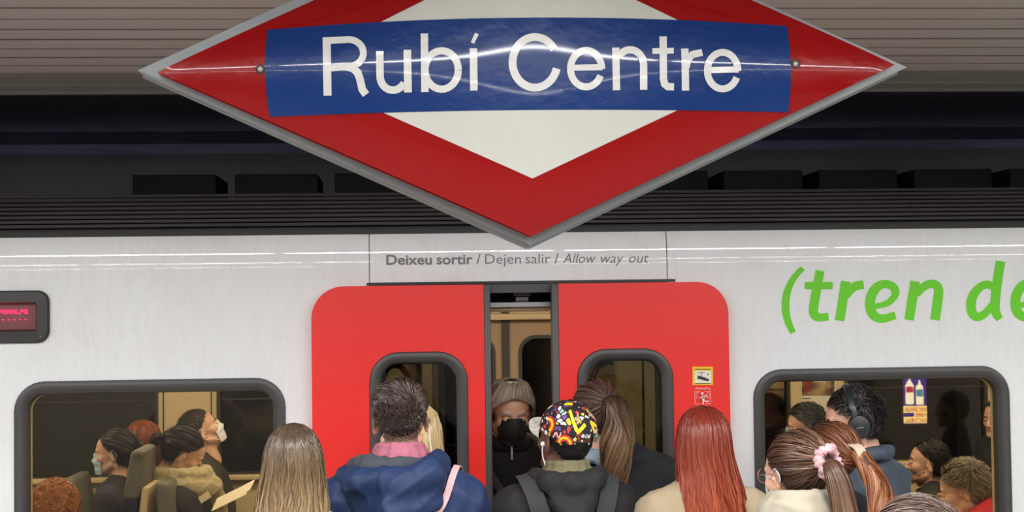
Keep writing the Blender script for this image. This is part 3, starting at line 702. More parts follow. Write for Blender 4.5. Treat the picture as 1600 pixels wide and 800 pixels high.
# far wall: sill and pillars beige, dark windows between
M_far = mat('far_glass', rgb(14, 13, 12), rough=.08, spec=.6)
zs = tz_(100, 746, IY)
FW = [(TL, fx(-60)), (fx(36), fx(245)), (fx(342), fx(560)), (fx(1322), fx(1540)), (fx(1130), fx(1232)), (fx(1580), fx(1800))]
holes = [rr(a, b, zs, 2.02, .03) for a, b in FW if b > a]
dz1 = tz_(850, 527, IY); doorw = [(fx(690), fx(771)), (fx(815), fx(905))]
holes += [rr(a, b, dz1-.85, dz1, .09) for a, b in doorw]
M_wallb = mat('far_wall_beige', rgb(206, 184, 140), rough=.5)
mesh('far_wall', plate([(TL, FZ), (TR, FZ), (TR, 2.235), (TL, 2.235)], holes, IY-.02, IY+.03), M_wallb, train, smooth=False)
for a, b in FW:
    if b > a:
        f_ = mesh('far_window', rr_loft(a-.01, b+.01, zs-.01, 2.03, .03, [(0, IY-.02), (.0, IY-.028), (.02, IY-.028), (.022, IY+.01)]), mat('far_frame', rgb(46, 42, 36), rough=.5), train)
        mesh('pane', box(a, b, IY+.005, IY+.012, zs, 2.02), M_far, f_, smooth=False)
        mesh('transom', box(a+.01, b-.01, IY-.01, IY+.006, zs+.42, zs+.428), mat('far_frame', rgb(46, 42, 36), rough=.5), f_, smooth=False)
for q0, q1 in ((640, 785), (797, 960)):
    a, b = fx(q0), fx(q1); mesh('far_door_leaf', plate([(a, FZ), (b, FZ), (b, tz_(800, 500, IY)), (a, tz_(800, 500, IY))], [rr(p, q, dz1-.85, dz1, .09) for p, q in doorw if a < p < b], IY-.035, IY-.021), M_beigd, train, smooth=False)
for a, b in doorw:
    f_ = mesh('far_window', rr_loft(a-.015, b+.015, dz1-.865, dz1+.015, .10, [(0, IY-.03), (.0, IY-.045), (.02, IY-.045), (.024, IY+.01)]), M_rev, train)
    mesh('pane', box(a, b, IY+.006, IY+.012, dz1-.85, dz1), M_far, f_, smooth=False)
for px0, px1 in ((785, 797), (651, 658), (672, 676)):
    mesh('far_door_seal', box(fx(px0), fx(px1), IY-.05, IY-.021, FZ, tz_(800, 487, IY)), M_rev, train, smooth=False)
mesh('far_door_header', box(fx(620), fx(1010), IY-.10, IY-.021, tz_(800, 500, IY), tz_(800, 490, IY), .01), M_wallb, train)
for px in (255, 330): mesh('pillar_groove', box(fx(px), fx(px)+.006, IY-.024, IY-.0195, zs, 2.1), M_rev, train, smooth=False)
mesh('sill', box(TL, fx(470), IY-.07, IY-.021, zs-.03, zs, .008), M_wallb, train)
mesh('sill', box(fx(1130), TR, IY-.07, IY-.021, zs-.03, zs, .008), M_wallb, train)
# vestibule screens and columns near the doors
for px, Y, wd, m in ((668, 7.4, .05, M_wallb), (690, 7.4, .03, M_rev), (985, 7.3, .12, M_wallb), (1003, 7.3, .02, M_rev)):
    x = tx_(px, 620, Y); mesh('vestibule_column', box(x-wd/2, x+wd/2, Y-.03, Y+.03, FZ, 2.235, .01), m, train)
for X0 in (DO[0]-.36, DO[1]+.10):
    pass
# draught screens beside the doorway
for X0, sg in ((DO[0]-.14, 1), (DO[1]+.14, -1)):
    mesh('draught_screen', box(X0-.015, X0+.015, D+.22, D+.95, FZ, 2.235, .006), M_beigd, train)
# grab rails: bent chrome tubes seen through the door windows
M_chr = mat('chrome_rail', rgb(150, 150, 150), rough=.15, metal=.9)
for pts in ([(600, 640), (598, 600), (603, 580), (612, 572), (624, 572), (634, 582), (640, 596)], [(926, 640), (925, 600), (928, 585), (936, 572), (948, 566), (958, 566)]):
    Y = D+.40; P = cr([at_y(x, y, Y) for x, y in pts], 24); P[0][2] -= .6
    mesh('grab_rail', tube(P, .013, 10), M_chr, train)
# poster on the right pillar
po = parts_mesh('wall_poster', [((lambda v: (np.array(v), [(0, 1, 2, 3)]))([at_y(x, y, IY-.024) for x, y in ((1252, 660), (1306, 660), (1306, 585), (1252, 585))]), mat('poster_paper', rgb(214, 206, 186), rough=.5))], train)
M_ph = mat('poster_picture', rgb(70, 44, 38), rough=.3, vary=.8, vscale=14, color2=rgb(176, 150, 110)); M_ph2 = mat('poster_red', rgb(150, 50, 30), rough=.3, vary=.6, vscale=40)
pq = lambda a, b, c, d, l: (np.array([at_y(x, y, IY-l) for x, y in ((a, d), (c, d), (c, b), (a, b))]), [(0, 1, 2, 3)])
parts_mesh('poster_print', [(pq(1253, 586, 1304, 618, .026), M_ph), (pq(1256, 592, 1268, 612, .027), M_ph2), (pq(1272, 588, 1290, 597, .027), mat('poster_light', rgb(200, 200, 196))), (pq(1253, 622, 1266, 623.4, .026), Mk), (pq(1253, 628, 1274, 629.2, .026), Mk), (pq(1253, 632, 1270, 633, .026), Mk)], po)
po['label'] = 'printed poster with dark picture above white text area'
# seats
def seat(px, py, Y, face, w_=.46, hr=True, m=None):
    """face +1 looks right, -1 looks left; px,py is the top of the headrest"""
    c = at_y(px, py, Y); x, z = c[0], c[2]; s = face
    def slab(x0, x1, z0, z1, t0, t1, lean, yw, b=.02):
        v, f = box(-t0/2, t0/2, -yw/2, yw/2, 0, 1, 0); v = v.copy()
        bm = bmesh.new(); vs = []
        for (a, bb, c_) in v:
            th = t0 if c_ < .5 else t1; vs.append(bm.verts.new(((x0 if c_ < .5 else x1)+np.sign(a)*th/2, Y+bb*(1 if c_ < .5 else .86), z0 if c_ < .5 else z1)))
        for q in f: bm.faces.new([vs[i] for i in q])
        bmesh.ops.recalc_face_normals(bm, faces=bm.faces); bmesh.ops.bevel(bm, geom=list(bm.edges), offset=b, segments=3, affect='EDGES', profile=.6); return from_bm(bm)
    st = mesh('seat', slab(x+s*.11, x+s*.03, FZ+.40, z-.20, .10, .07, 0, w_), m or M_seat, train)
    mesh('headrest', slab(x+s*.025, x, z-.21, z, .075, .06, 0, w_*.9, .025), M_headr, st)
    mesh('seat_shell', slab(x+s*.03, x-s*.035, FZ+.40, z-.16, .07, .03, 0, w_*.98, .012), M_wallb, st)
    mesh('cushion', box(min(x+s*.08, x+s*.52), max(x+s*.08, x+s*.52), Y-w_/2, Y+w_/2, FZ+.34, FZ+.46, .03), m or M_seat, st)
    mesh('seat_base', box(x+s*.30-.05, x+s*.30+.05, Y-w_/2+.05, Y+w_/2-.05, FZ, FZ+.34), M_rev, st, smooth=False)
SEATS = [(226, 698, 6.75, -1), (262, 748, 6.75, 1), (120, 741, 7.9, 1), (218, 690, 8.1, -1), (1560, 745, 6.9, -1), (1484, 716, 7.9, -1), (20, 760, 6.5, 1)]
for a in SEATS: seat(*a)

# ---------------------------------------------------------------- lit drinks machine on the wall behind the camera (seen mirrored in the window)
g0 = at_y(1430, 622, D+.01); dv = g0-CAM; t = (g0[1]+2.55)/dv[1]; RX, RZ = g0[0]+dv[0]*t, g0[2]+dv[2]*t; sc = np.linalg.norm([RX-0, 2.55+2*g0[1]-0])/2300
hw, hh = 16.5*sc*1.08, 37*sc*1.05
vm = empty('vending_machine', (RX, -2.75, 0), 'black vending machine with a lit drinks advertising panel, against the wall behind the platform', 'vending machine')
mesh('cabinet', box(RX-.42, RX+.42, -2.98, -2.56, 0, 1.85, .02), mat('machine_black', rgb(30, 30, 34), rough=.4), vm)
def em(n, c, s): return mat(n, rgb(*c), emit=rgb(*c), estr=s)
def vp(a, b, c, d, l): # a..d in -1..1 (x right when facing the panel from the platform)
    Y = -2.555+l; X = lambda u: RX-u*hw; Z = lambda v: RZ+v*hh
    return np.array([(X(a), Y, Z(b)), (X(c), Y, Z(b)), (X(c), Y, Z(d)), (X(a), Y, Z(d))]), [(0, 1, 2, 3)]
E1 = 13.0
mp_, my_, mw_, mg_, mpk = em('panel_purple', (70, 40, 130), E1*.8), em('panel_yellow', (250, 225, 130), E1), em('panel_white', (255, 238, 200), E1), em('panel_green', (90, 150, 160), E1*.7), em('panel_red', (170, 40, 60), E1)
def bottle(cx, top, wd, bot, m, band):
    out = []; pr = [(-.25, 0), (-.25, .10), (-.6, .18), (-1, .30), (-.92, .55), (-1, .6), (-1, .96), (-.85, 1)]
    H = top-bot; P = [(cx+a*wd, top-b*H) for a, b in pr]+[(cx-a*wd, top-b*H) for a, b in pr[::-1]]
    V = [(RX-u*hw, -2.555+.004, RZ+v*hh) for u, v in P]; return np.array(V), [tuple(range(len(P)))]
parts_mesh('lit_panel', [(vp(-1, -1, 1, 1, .001), mp_), (vp(-1, .84, 1, .98, .002), mpk), (vp(-1, -.97, 1, -.30, .002), my_), (vp(-.2+.3, -.72, .98, -.56, .003), mp_),
    (bottle(.45, .80, .36, -.24, mw_, 0), mw_), (bottle(-.42, .68, .33, -.26, mw_, 0), mw_), (vp(.15, .22, .75, .45, .006), mpk), (vp(-.70, .05, -.14, .33, .006), mg_)], vm)
V, F = word('RECARGA', 0, 0, 0, 0, 0, .03, 0)
def vtext(txt, u0, u1, v0, v1):
    V, F = word(txt, 0, 0, 0, 0, 0, .02, 0); x0, x1 = V[:, 0].min(), V[:, 0].max(); y1_ = V[:, 1].max()
    return np.array([(RX-(u0+(u1-u0)*(v[0]-x0)/(x1-x0))*hw, -2.555+.006, RZ+(v0+(v1-v0)*v[1]/y1_)*hh) for v in V]), F
parts_mesh('panel_lettering', [(vtext('RECARGA', -.92, .92, -.52, -.35), mpk), (vtext('100%', -.92, .0, -.73, -.57), mpk), (vtext('NATURAL', -.92, .92, -.94, -.78), mpk)], vm)
# ---------------------------------------------------------------- people: shared base shapes
def head_prims(jaw=1.0):
    P = [E_((0, -.022, .035), (.075, .093, .084), k=.02), E_((0, .022, .028), (.064, .068, .068), k=.02), E_((0, .036, -.030), (.057*jaw, .053, .062), k=.02),
         E_((0, .036, -.078), (.044*jaw, .048, .034), k=.02), C((0, -.02, -.05), (0, -.035, -.17), .052, .055, .03)]
    for s in (-1, 1):
        P += [C((s*.053*jaw, .0, -.060), (s*.018, .074, -.096), .014, .016, .02), E_((s*.040, .056, -.026), (.021, .022, .018), k=.02)]
    P += [C((-.036, .079, .017), (.036, .079, .017), .009, .009, .014), E_((0, .082, -.094), (.020, .016, .015), k=.015)]
    for s in (-1, 1): P += [E_((s*.031, .099, -.003), (.019, .016, .012), k=.010, sub=True)]
    P += [C((0, .086, .006), (0, .106, -.034), .0065, .0095, .009)]
    for s in (-1, 1): P += [E_((s*.011, .097, -.039), (.0085, .010, .007), k=.006), E_((s*.0065, .100, -.047), (.003, .005, .004), k=.003, sub=True)]
    P += [E_((0, .087, -.061), (.024, .0115, .0052), k=.006), E_((0, .086, -.0705), (.020, .0115, .0062), k=.006), E_((0, .101, -.0655), (.022, .006, .0016), k=.003, sub=True)]
    for s in (-1, 1):
        R = rot(s*22, 0, 0) @ rot(0, -8, 0)
        P += [E_((s*.079, -.014, -.010), (.0075, .019, .032), R, k=.005), E_((s*.087, -.006, -.006), (.007, .011, .019), R, k=.004, sub=True), E_((s*.079, .003, -.010), (.005, .006, .007), k=.004)]
    return P
HEADP = head_prims()
HV, HF = nets(HEADP, .0034)
def smooth01(x, a, b): t = np.clip((x-a)/(b-a), 0, 1); return t*t*(3-2*t)
_lip = (np.exp(-((HV[:, 2]+.0655)/.0085)**4)*np.exp(-(HV[:, 0]/.023)**6))*(HV[:, 1] > .088)
SC_Y = [-1, -.3, .1, .5, .8, 1]; SC_Z = [-.88, -.78, -.16, .10, .40, .53]
HC = np.array((0, -.018, .032)); HR = np.array((.079, .097, .090))
def epos(d, k=1.0): q = HC+HR*d*k; q[..., 2] = np.where(q[..., 2] < HC[2], HC[2]+(q[..., 2]-HC[2])*1.30, q[..., 2]); return q
def edir(V): q = (V-HC)/HR; q[..., 2] = np.where(q[..., 2] < 0, q[..., 2]/1.30, q[..., 2]); return q/(np.linalg.norm(q, axis=1)[:, None]+1e-9)
def scalp_amt(V, soft=.10, fade=0.0):
    d = edir(V); lim = np.interp(d[:, 1], SC_Y, SC_Z); return smooth01(d[:, 2]-lim, -.02, soft)
# hands
def hand_prims(curl=25, thumb=30):
    P = [E_((0, 0, -.045), (.039, .013, .046), k=.012), C((0, 0, .02), (0, 0, -.03), .026, .03, .02)]
    for i, (x, L) in enumerate(((-.030, .062), (-.010, .074), (.010, .078), (.029, .070))):
        p = np.array((x, 0, -.080)); a = curl*.4; 
        for j, f in enumerate((.45, .32, .23)):
            a_ = math.radians(a); q = p+np.array((x*.12, math.sin(a_), -math.cos(a_)))*L*f; P.append(C(p, q, .0088-.0007*j, .0082-.0007*j, .004)); p = q; a += curl
    t0 = np.array((.034, .004, -.025)); t1 = t0+np.array((.030, .012, -.028)); t2 = t1+np.array((.010, .014, -.028)); t3 = t2+np.array((.0, .006, -.018))
    P += [C((.02, 0, -.01), t0, .016, .014, .012), C(t0, t1, .013, .0105, .008), C(t1, t2, .010, .009, .004), C(t2, t3, .009, .0075, .004)]
    return P
HND = {k: nets(hand_prims(k), .0042) for k in (18, 48)}
SHV = nets([C((0, -.05, .045), (0, .14, .035), .045, .038, .03), E_((0, .03, .02), (.046, .14, .024), k=.02), C((0, -.04, .05), (0, -.04, .13), .045, .042, .03)], .010, lo=(-.2, -.3, 0.0))

def joints(seated, hands):
    dz = -.40 if seated else 0
    J = dict(pel=(0, 0, .93+dz), head=(0, .02, 1.632+dz))
    for s, n in ((-1, 'l'), (1, 'r')):
        J['sh'+n] = (s*.172, -.005, 1.405+dz)
        if seated: J['kn'+n] = (s*.11, .43, .53); J['an'+n] = (s*.11, .42, .09); J['hi'+n] = (s*.09, 0, .53)
        else: J['kn'+n] = (s*.10, .015, .50); J['an'+n] = (s*.11, -.02, .09); J['hi'+n] = (s*.09, 0, .93)
        if hands == 'down': J['el'+n] = (s*.235, -.035, 1.13+dz); J['wr'+n] = (s*.245, .03, .89+dz)
        elif hands == 'front': J['el'+n] = (s*.225, .0, 1.13+dz); J['wr'+n] = (s*.10, .20, 1.03+dz)
        elif hands == 'lap': J['el'+n] = (s*.225, .02, 1.15+dz); J['wr'+n] = (s*.07, .23, 1.02+dz)
        elif hands == 'read': J['el'+n] = (s*.215, .08, 1.16+dz); J['wr'+n] = (s*.10, .31, 1.13+dz)
        elif hands == 'face': J['el'+n] = (s*.19, .20, 1.20+dz); J['wr'+n] = (s*.075, .19, 1.44+dz) if s < 0 else (s*.09, .25, 1.05+dz)
    return {k: np.array(v, float) for k, v in J.items()}
def torso(J, seated, fem):
    dz = J['pel'][2]-.93; w_ = .94 if fem else 1.0
    return [E_((0, 0, 1.28+dz), (.158*w_, .10, .20), k=.05), E_((0, .0, 1.08+dz), (.142*w_, .098, .18), k=.05), E_((0, 0, .93+dz), (.165, .108, .13), k=.05),
            C((-.15*w_, -.005, 1.405+dz), (.15*w_, -.005, 1.405+dz), .052, .052, .05),
            C((-.03, -.02, 1.49+dz), (-.13*w_, -.01, 1.425+dz), .040, .048, .04), C((.03, -.02, 1.49+dz), (.13*w_, -.01, 1.425+dz), .040, .048, .04)]
def arms(J, fem):
    P = []
    for n in 'lr':
        P += [C(J['sh'+n]*[.96 if fem else 1, 1, 1], J['el'+n], .050, .038, .03), C(J['el'+n], J['wr'+n], .038, .026, .02)]
    return P
def legs(J):
    P = []
    for n in 'lr': P += [C(J['hi'+n], J['kn'+n], .082, .054, .04), C(J['kn'+n], J['an'+n], .052, .036, .02)]
    return P
def align(v):
    """rotation taking -Z to v"""
    v = np.array(v, float); v /= np.linalg.norm(v); return np.array(Vector((0, 0, -1)).rotation_difference(Vector(v)).to_matrix())

class Person: pass
PID = [0]
def person(label, px, py, Y, yaw=0, pitch=0, roll=0, byaw=None, floor=0.0, seated=False, skin=None, fem=False, hands='front', coat=None, puff=.020, coatlen=.80, fold=.010, trousers=None, shoes=None,
           collar=True, lean=0.0, group=None, hs=1.0, fwd=0.0, side=0.0, fade=None, crown=.122, res=.0125, bs=None, neckdrop=.0, wide=1.0):
    """px,py: pixel of the crown; the figure stands (or sits) on `floor` beneath it"""
    PID[0] += 1; S = Person(); S.fem = fem
    top = at_y(px, py, Y); hs = hs*(.95 if fem else 1.0); R = rot(yaw, pitch, roll)
    up = R @ np.array([0, -.02, crown]); hc = top-np.array([0, 0, up[2]+0.0])*hs-np.array([up[0], up[1], 0])*hs*.6
    J = joints(seated, hands); byaw = yaw if byaw is None else byaw
    s = (hc[2]-floor)/(J['head'][2]+neckdrop) if bs is None else bs
    Rb = rot(byaw, 0, 0); foot = hc-Rb @ (np.array([side, J['head'][1]+fwd, 0])*s); foot[2] = hc[2]-(J['head'][2]+neckdrop)*s
    MB = m4(Rb, foot, s)
    if lean:
        Lm = np.eye(4); L3 = rot(0, lean, 0); c = np.array([0, 0, J['pel'][2]]); Lm[:3, :3] = L3; Lm[:3, 3] = c-L3 @ c
        # keep the head over the wanted spot: shift the pelvis instead
        hl = app(MB @ Lm, J['head']+[side, fwd, neckdrop]); MB[:3, 3] += np.array([hc[0]-hl[0], hc[1]-hl[1], 0]); s2 = 0
        ML = MB @ Lm; dzz = hc[2]-app(ML, J['head']+[side, fwd, neckdrop])[2]; ML = ML.copy(); ML[2, 3] += 0; MB2 = ML
    else: ML = MB
    S.MB, S.ML, S.J, S.s = MB, ML, J, s
    S.MH = m4(R, hc, hs); S.hs = hs; S.hc = hc; S.R = R
    base = np.array([foot[0], foot[1], floor]); S.root = empty('person', base, label, 'person', group)
    # body: one mesh of skin = coarse trunk and limbs, fine head and hands
    neck0 = J['pel']*0+np.array([0, -.015, J['sh'+'l'][2]+.03])
    hl = (np.linalg.inv(ML) @ np.append(hc, 1))[:3]; nk = (np.linalg.inv(ML) @ np.append(app(S.MH, np.array([0, -.022, -.075])), 1))[:3]
    S.neck = [C(neck0, nk, .056 if not fem else .049, .050 if not fem else .043, .03)]
    tor = torso(J, seated, fem)
    trunk = xf(infl(tor, -.008)+arms(J, fem)+S.neck, ML, s)+xf(legs(J), MB, s)
    S.tor, S.arm = tor, arms(J, fem)
    V1, F1 = nets(trunk, .017); V2 = app(S.MH, HV); off = len(V1)
    stub = np.maximum(scalp_amt(HV), (HV[:, 1] < -.03)*smooth01(HV[:, 2], -.105, -.05)*(np.abs(HV[:, 0]) < .07))*(1.0 if fade is None else fade); Vs = [V1, V2]; Fs = [F1, HF+off]; n = off+len(V2); lips = [np.zeros(len(V1)), _lip]; st = [np.zeros(len(V1)), stub]
    S.hand = {}
    for sd, nme in ((-1, 'l'), (1, 'r')):
        hv, hf = HND[48 if hands in ('read', 'face') else 18]; hv = hv.copy(); hv[:, 0] *= sd if sd < 0 else 1
        if sd > 0: hv[:, 0] *= -1
        d = J['wr'+nme]-J['el'+nme]; A = align(d); v = app(ML, hv @ A.T*.96+J['wr'+nme]); S.hand[nme] = app(ML, J['wr'+nme]+d/np.linalg.norm(d)*.08)
        Vs.append(v); Fs.append(hf+n); n += len(v); lips.append(np.zeros(len(v))); st.append(np.zeros(len(v)))
    S.body = mesh('body', (np.concatenate(Vs), np.concatenate(Fs)), skin, S.root, attrs={'lips': np.concatenate(lips), 'stubble': np.concatenate(st)}, sharp=0)
    # coat
    if coat is not None:
        if seated: sk = [E_((0, .05, J['pel'][2]+.02), (.19, .15, .12), k=.05)]
        else: sk = [E_((0, 0, .93), (.18, .125, .20), k=.05)]
        cp = xf(infl(tor[:4], puff)+infl(tor[4:], puff*.45)+infl(S.arm, puff*.85), ML, s)+xf(infl(sk, puff), MB, s)
        if wide != 1.0: pass
        # stop the sleeve at the wrist, the hem at coatlen
        cp0 = list(cp)
        if collar:
            c0 = np.array([0, -.01, J['shl'][2]+.058]); ring_ = [c0+np.array([.075*math.cos(a), .070*math.sin(a)+.005, .012*math.cos(a-math.pi*1.5)]) for a in np.linspace(0, 2*math.pi, 13)]
            cp += xf(chain(ring_, .020, .02), ML, s)
        zc = app(MB, np.array([0, 0, coatlen if not seated else .40]))[2]
        V, F = nets(cp, res, clip=lambda x, y, z: np.broadcast_to(zc-z, np.broadcast_shapes(x.shape, y.shape, z.shape)))
        V = folds(V, F, fold, 1.0, PID[0]); S.coatp = cp
        S.coat = mesh('jacket', (V, F), coat, S.root, sharp=0)
    tr = xf([E_((0, 0, J['pel'][2]-.01), (.170, .115, .12), k=.04)]+infl(legs(J), .012), MB, s)
    V, F = nets(tr, .016); mesh('trousers', (folds(V, F, .008, 1, PID[0]+50), F), trousers or fabric('trousers_dark', rgb(38, 40, 48)), S.root, sharp=0)
    for n_ in 'lr':
        a = J['an'+n_]*[1, 1, 0]; mesh('shoe', (app(MB, SHV[0]+a), SHV[1]), shoes or mat('shoe_black', rgb(30, 30, 32), rough=.5), S.root, sharp=0)
    return S
def hpart(S, name, VF, m, parent=None, **k): return mesh(name, (app(S.MH, VF[0]), VF[1]), m, parent or S.root, **k)
M_eyew = mat('eye_white', rgb(235, 228, 220), rough=.2); M_iris = mat('eye_brown', rgb(50, 30, 18), rough=.15); M_brow = {}
def face(S, skinm, browm, closed=0.0):
    """eyes with iris (closed: lids drawn over them) and eyebrows"""
    for s in (-1, 1):
        c = np.array((s*.031, .0775, -.003)); v, f = ellip(c, (.0125, .0125, .0118), nu=16, nv=10)
        e = hpart(S, 'eye', (v, f), M_eyew)
        hpart(S, 'iris', ellip(c+[0, .0105, -.002*closed*3], (.0055, .0028, .0055), nu=12, nv=8), M_iris, e)
        lid = ellip(c, (.0140, .0138, .0132), nu=20, nv=14); v, f = lid; zc = c[2]+.006-.012*closed
        f2 = [q for q in f if np.mean([v[i][2] for i in q]) > zc or np.mean([v[i][2] for i in q]) < c[2]-.0075]
        hpart(S, 'eyelid', (v, f2), skinm)
        b = [(s*.012, .094, .014), (s*.024, .096, .019), (s*.036, .089, .020), (s*.047, .078, .015)]; P, g = project(HEADP, cr(b, 14), .001)
        n = 90; t = RNG.uniform(0, 1, n); i = (t*12).astype(int); base = P[i]+RNG.normal(0, .0016, (n, 3)); dr = np.array([s*.008, -.001, .002])+RNG.normal(0, .0012, (n, 3))
        Q = base[:, None, :]+dr[:, None, :]*np.linspace(0, 1, 3)[None, :, None]; V, F, _ = ribbons(Q, .0006, np.array([0, 1., 0]), .2)
        hpart(S, 'eyebrow', (V, F), browm, sharp=0)

# ---------------------------------------------------------------- hair
def ribbons(S_, w_, out, tilt=.5, taper=True):
    """strands (n,k,3) -> narrow ribbons facing outwards; out: centre point function or fixed vector"""
    n, k, _ = S_.shape; T = np.gradient(S_, axis=1); T /= np.linalg.norm(T, axis=2)[:, :, None]+1e-12
    N = (S_-out(S_)) if callable(out) else np.broadcast_to(out, S_.shape)
    N = N/(np.linalg.norm(N, axis=2)[:, :, None]+1e-9); B = np.cross(T, N); B /= np.linalg.norm(B, axis=2)[:, :, None]+1e-12; N2 = np.cross(B, T)
    a = RNG.normal(0, tilt, (n, 1, 1)); B = B*np.cos(a)+N2*np.sin(a)
    ww = (w_*RNG.uniform(.7, 1.3, (n, 1)))*(np.interp(np.linspace(0, 1, k), [0, .15, .7, 1], [.7, 1, .9, .25]) if taper else np.ones(k))[None, :]
    V = np.stack([S_-B*ww[:, :, None], S_+B*ww[:, :, None]], 2).reshape(-1, 3)
    i = (np.arange(n)[:, None]*k+np.arange(k-1)[None, :]).ravel()*2
    F = np.stack([i, i+1, i+3, i+2], 1); al = np.repeat(np.tile(np.linspace(0, 1, k), n), 2); return V, F, al
def cloud(P, f, seed): # cheap smooth vector noise
    r = np.random.default_rng(seed); o = np.zeros(P.shape)
    for i in range(3):
        for j in range(3): o[..., i] += np.sin(P @ r.normal(0, f, 3)+r.uniform(0, 6.3))
    return o/1.7
def finish(S, V, F, al, shell, m, md, name='hair', parent=None):
    if shell is not None:
        sv, sf = shell; sf = np.array(sf); F2 = np.concatenate([F, sf+len(V)]); mi = np.r_[np.zeros(len(F), int), np.ones(len(sf), int)]; V = np.concatenate([V, sv]); al = np.r_[al, np.full(len(sv), .4)]; F = F2
    else: mi = np.zeros(len(F), int)
    return mesh(name, (app(S.MH, V), F), [m, md], parent or S.root, attrs={'along': al}, mi=mi, sharp=0)
def cap_shell(f=1.0, zoff=0.0):
    v, q = ellip((0, 0, 0), (1, 1, 1), nu=40, nv=28); v = epos(v, f); d = edir(v); lim = np.interp(d[:, 1], SC_Y, SC_Z)+(zoff if zoff <= 0 else zoff*(d[:, 1] < .12)); ok = d[:, 2] > lim-.04
    return v, [x for x in q if all(ok[i] for i in x)]
def scalp_dirs(n, zoff=0.0, seed=1):
    r = np.random.default_rng(seed); d = r.normal(size=(n*3, 3)); d /= np.linalg.norm(d, axis=1)[:, None]
    ok = d[:, 2] > np.interp(d[:, 1], SC_Y, SC_Z)+(zoff if zoff <= 0 else zoff*(d[:, 1] < .12)); return d[ok][:n]
HO = lambda P: HC
def short_hair(S, m, md, n=4200, length=.03, comb_=(0, -.4, -.5), lift=.6, swirl=.5, w=.0009, k=5, fadez=None, seed=1, vol=1.03, curl=0.0, zoff=0.0, topmul=1.0, shellf=1.0):
    d = scalp_dirs(n, zoff, seed); r = np.random.default_rng(seed+9); n = len(d)
    P = epos(d, vol); L = length*r.uniform(.6, 1.2, n)*np.where(d[:, 2] > .45, topmul, 1)
    if fadez is not None: L = L*np.interp(d[:, 2], fadez, [.12, 1])
    pts = [P]; cb = np.tile(np.array(comb_, float), (n, 1))
    T = cb+cloud(P, 30, seed)*swirl; T = T-d*np.sum(T*d, 1)[:, None]; T /= np.linalg.norm(T, axis=1)[:, None]+1e-9
    D = d*lift+T; D /= np.linalg.norm(D, axis=1)[:, None]; cur = P
    ax_ = np.cross(d, T)
    for j in range(k-1):
        if curl: ph = r.uniform(0, 6.3, n) if j == 0 else ph; D2 = D+curl*(np.cos(ph+j*1.6)[:, None]*T+np.sin(ph+j*1.6)[:, None]*ax_); D2 /= np.linalg.norm(D2, axis=1)[:, None]
        else: D2 = D
        cur = cur+D2*(L/(k-1))[:, None]; D = D-d*.25*lift; D /= np.linalg.norm(D, axis=1)[:, None]; pts.append(cur)
    Q = np.stack(pts, 1); V, F, al = ribbons(Q, w, HO, .6); return finish(S, V, F, al, cap_shell(shellf, zoff), m, md)
def long_hair(S, m, md, lev, n=4200, phi=(-120, 120), w=.0012, k=15, wave=.008, zend=None, seed=2, ends=.06, part=0.0, lay=.16):
    """lev rows: z, cx, cy, rx, ry (head space, z falling); phi measured from the back of the head"""
    lev = np.array(lev, float); r = np.random.default_rng(seed); ph = np.radians(r.uniform(phi[0], phi[1], n)); la = 1-lay*r.uniform(0, 1, n)**1.5
    zt, zb = lev[0, 0], lev[-1, 0]; ze = zb-ends*r.uniform(-.3, 1, n); t = np.linspace(0, 1, k)**1.15
    cum = np.r_[0, np.cumsum(np.hypot(np.diff(lev[:, 0]), np.diff(lev[:, 3])))]; cum /= cum[-1]
    st = r.uniform(0, .04, n)
    u = st[:, None]+(1-st[:, None])*t[None, :]*(1+0.06*r.uniform(-1, 1, n))[:, None]
    g = lambda c: np.interp(u, cum, lev[:, c]); zz = g(0)-np.clip(u-1, 0, 1)*.4-np.clip((u-.8)/.2, 0, 1)*(zb-ze)[:, None]*.6
    pw = ph[:, None]+wave*9*np.sin(9*zz*6+4*np.sin(ph[:, None]*5)+ph[:, None]*7)*np.clip(u, 0, 1)+.10*np.sin(ph[:, None]*23)*u
    rx, ry = g(3)*la[:, None], g(4)*la[:, None]; amp = 1+.05*np.sin(ph[:, None]*31+zz*14)*np.clip(u*1.5, 0, 1)
    X = g(1)+rx*amp*np.sin(pw)+part*(1-np.clip(u*4, 0, 1)); Yy = g(2)-ry*amp*np.cos(pw)
    Q = np.stack([X, Yy, zz], 2)+cloud(np.stack([X, Yy, zz], 2), 14, seed)*.0035*np.clip(u, 0, 1)[:, :, None]
    def ctr(P): c = P.copy(); c[..., 0] = 0; c[..., 1] = -.01; c[..., 2] = np.where(P[..., 2] > .03, .03, P[..., 2]); return c
    V, F, al = ribbons(Q, w, ctr, .45)
    A = np.radians(np.linspace(phi[0]+4, phi[1]-4, 36)); lv = np.stack([np.interp(np.linspace(0, 1, 20), cum, lev[:, c]) for c in range(5)], 1); f = .88
    sv = np.array([(l[1]+l[3]*f*math.sin(a), l[2]-l[4]*f*math.cos(a), l[0]-.004) for l in lv for a in A]); sf = [(i*36+j, i*36+j+1, (i+1)*36+j+1, (i+1)*36+j) for i in range(19) for j in range(35)]
    return finish(S, V, F, al, (sv, sf), m, md)
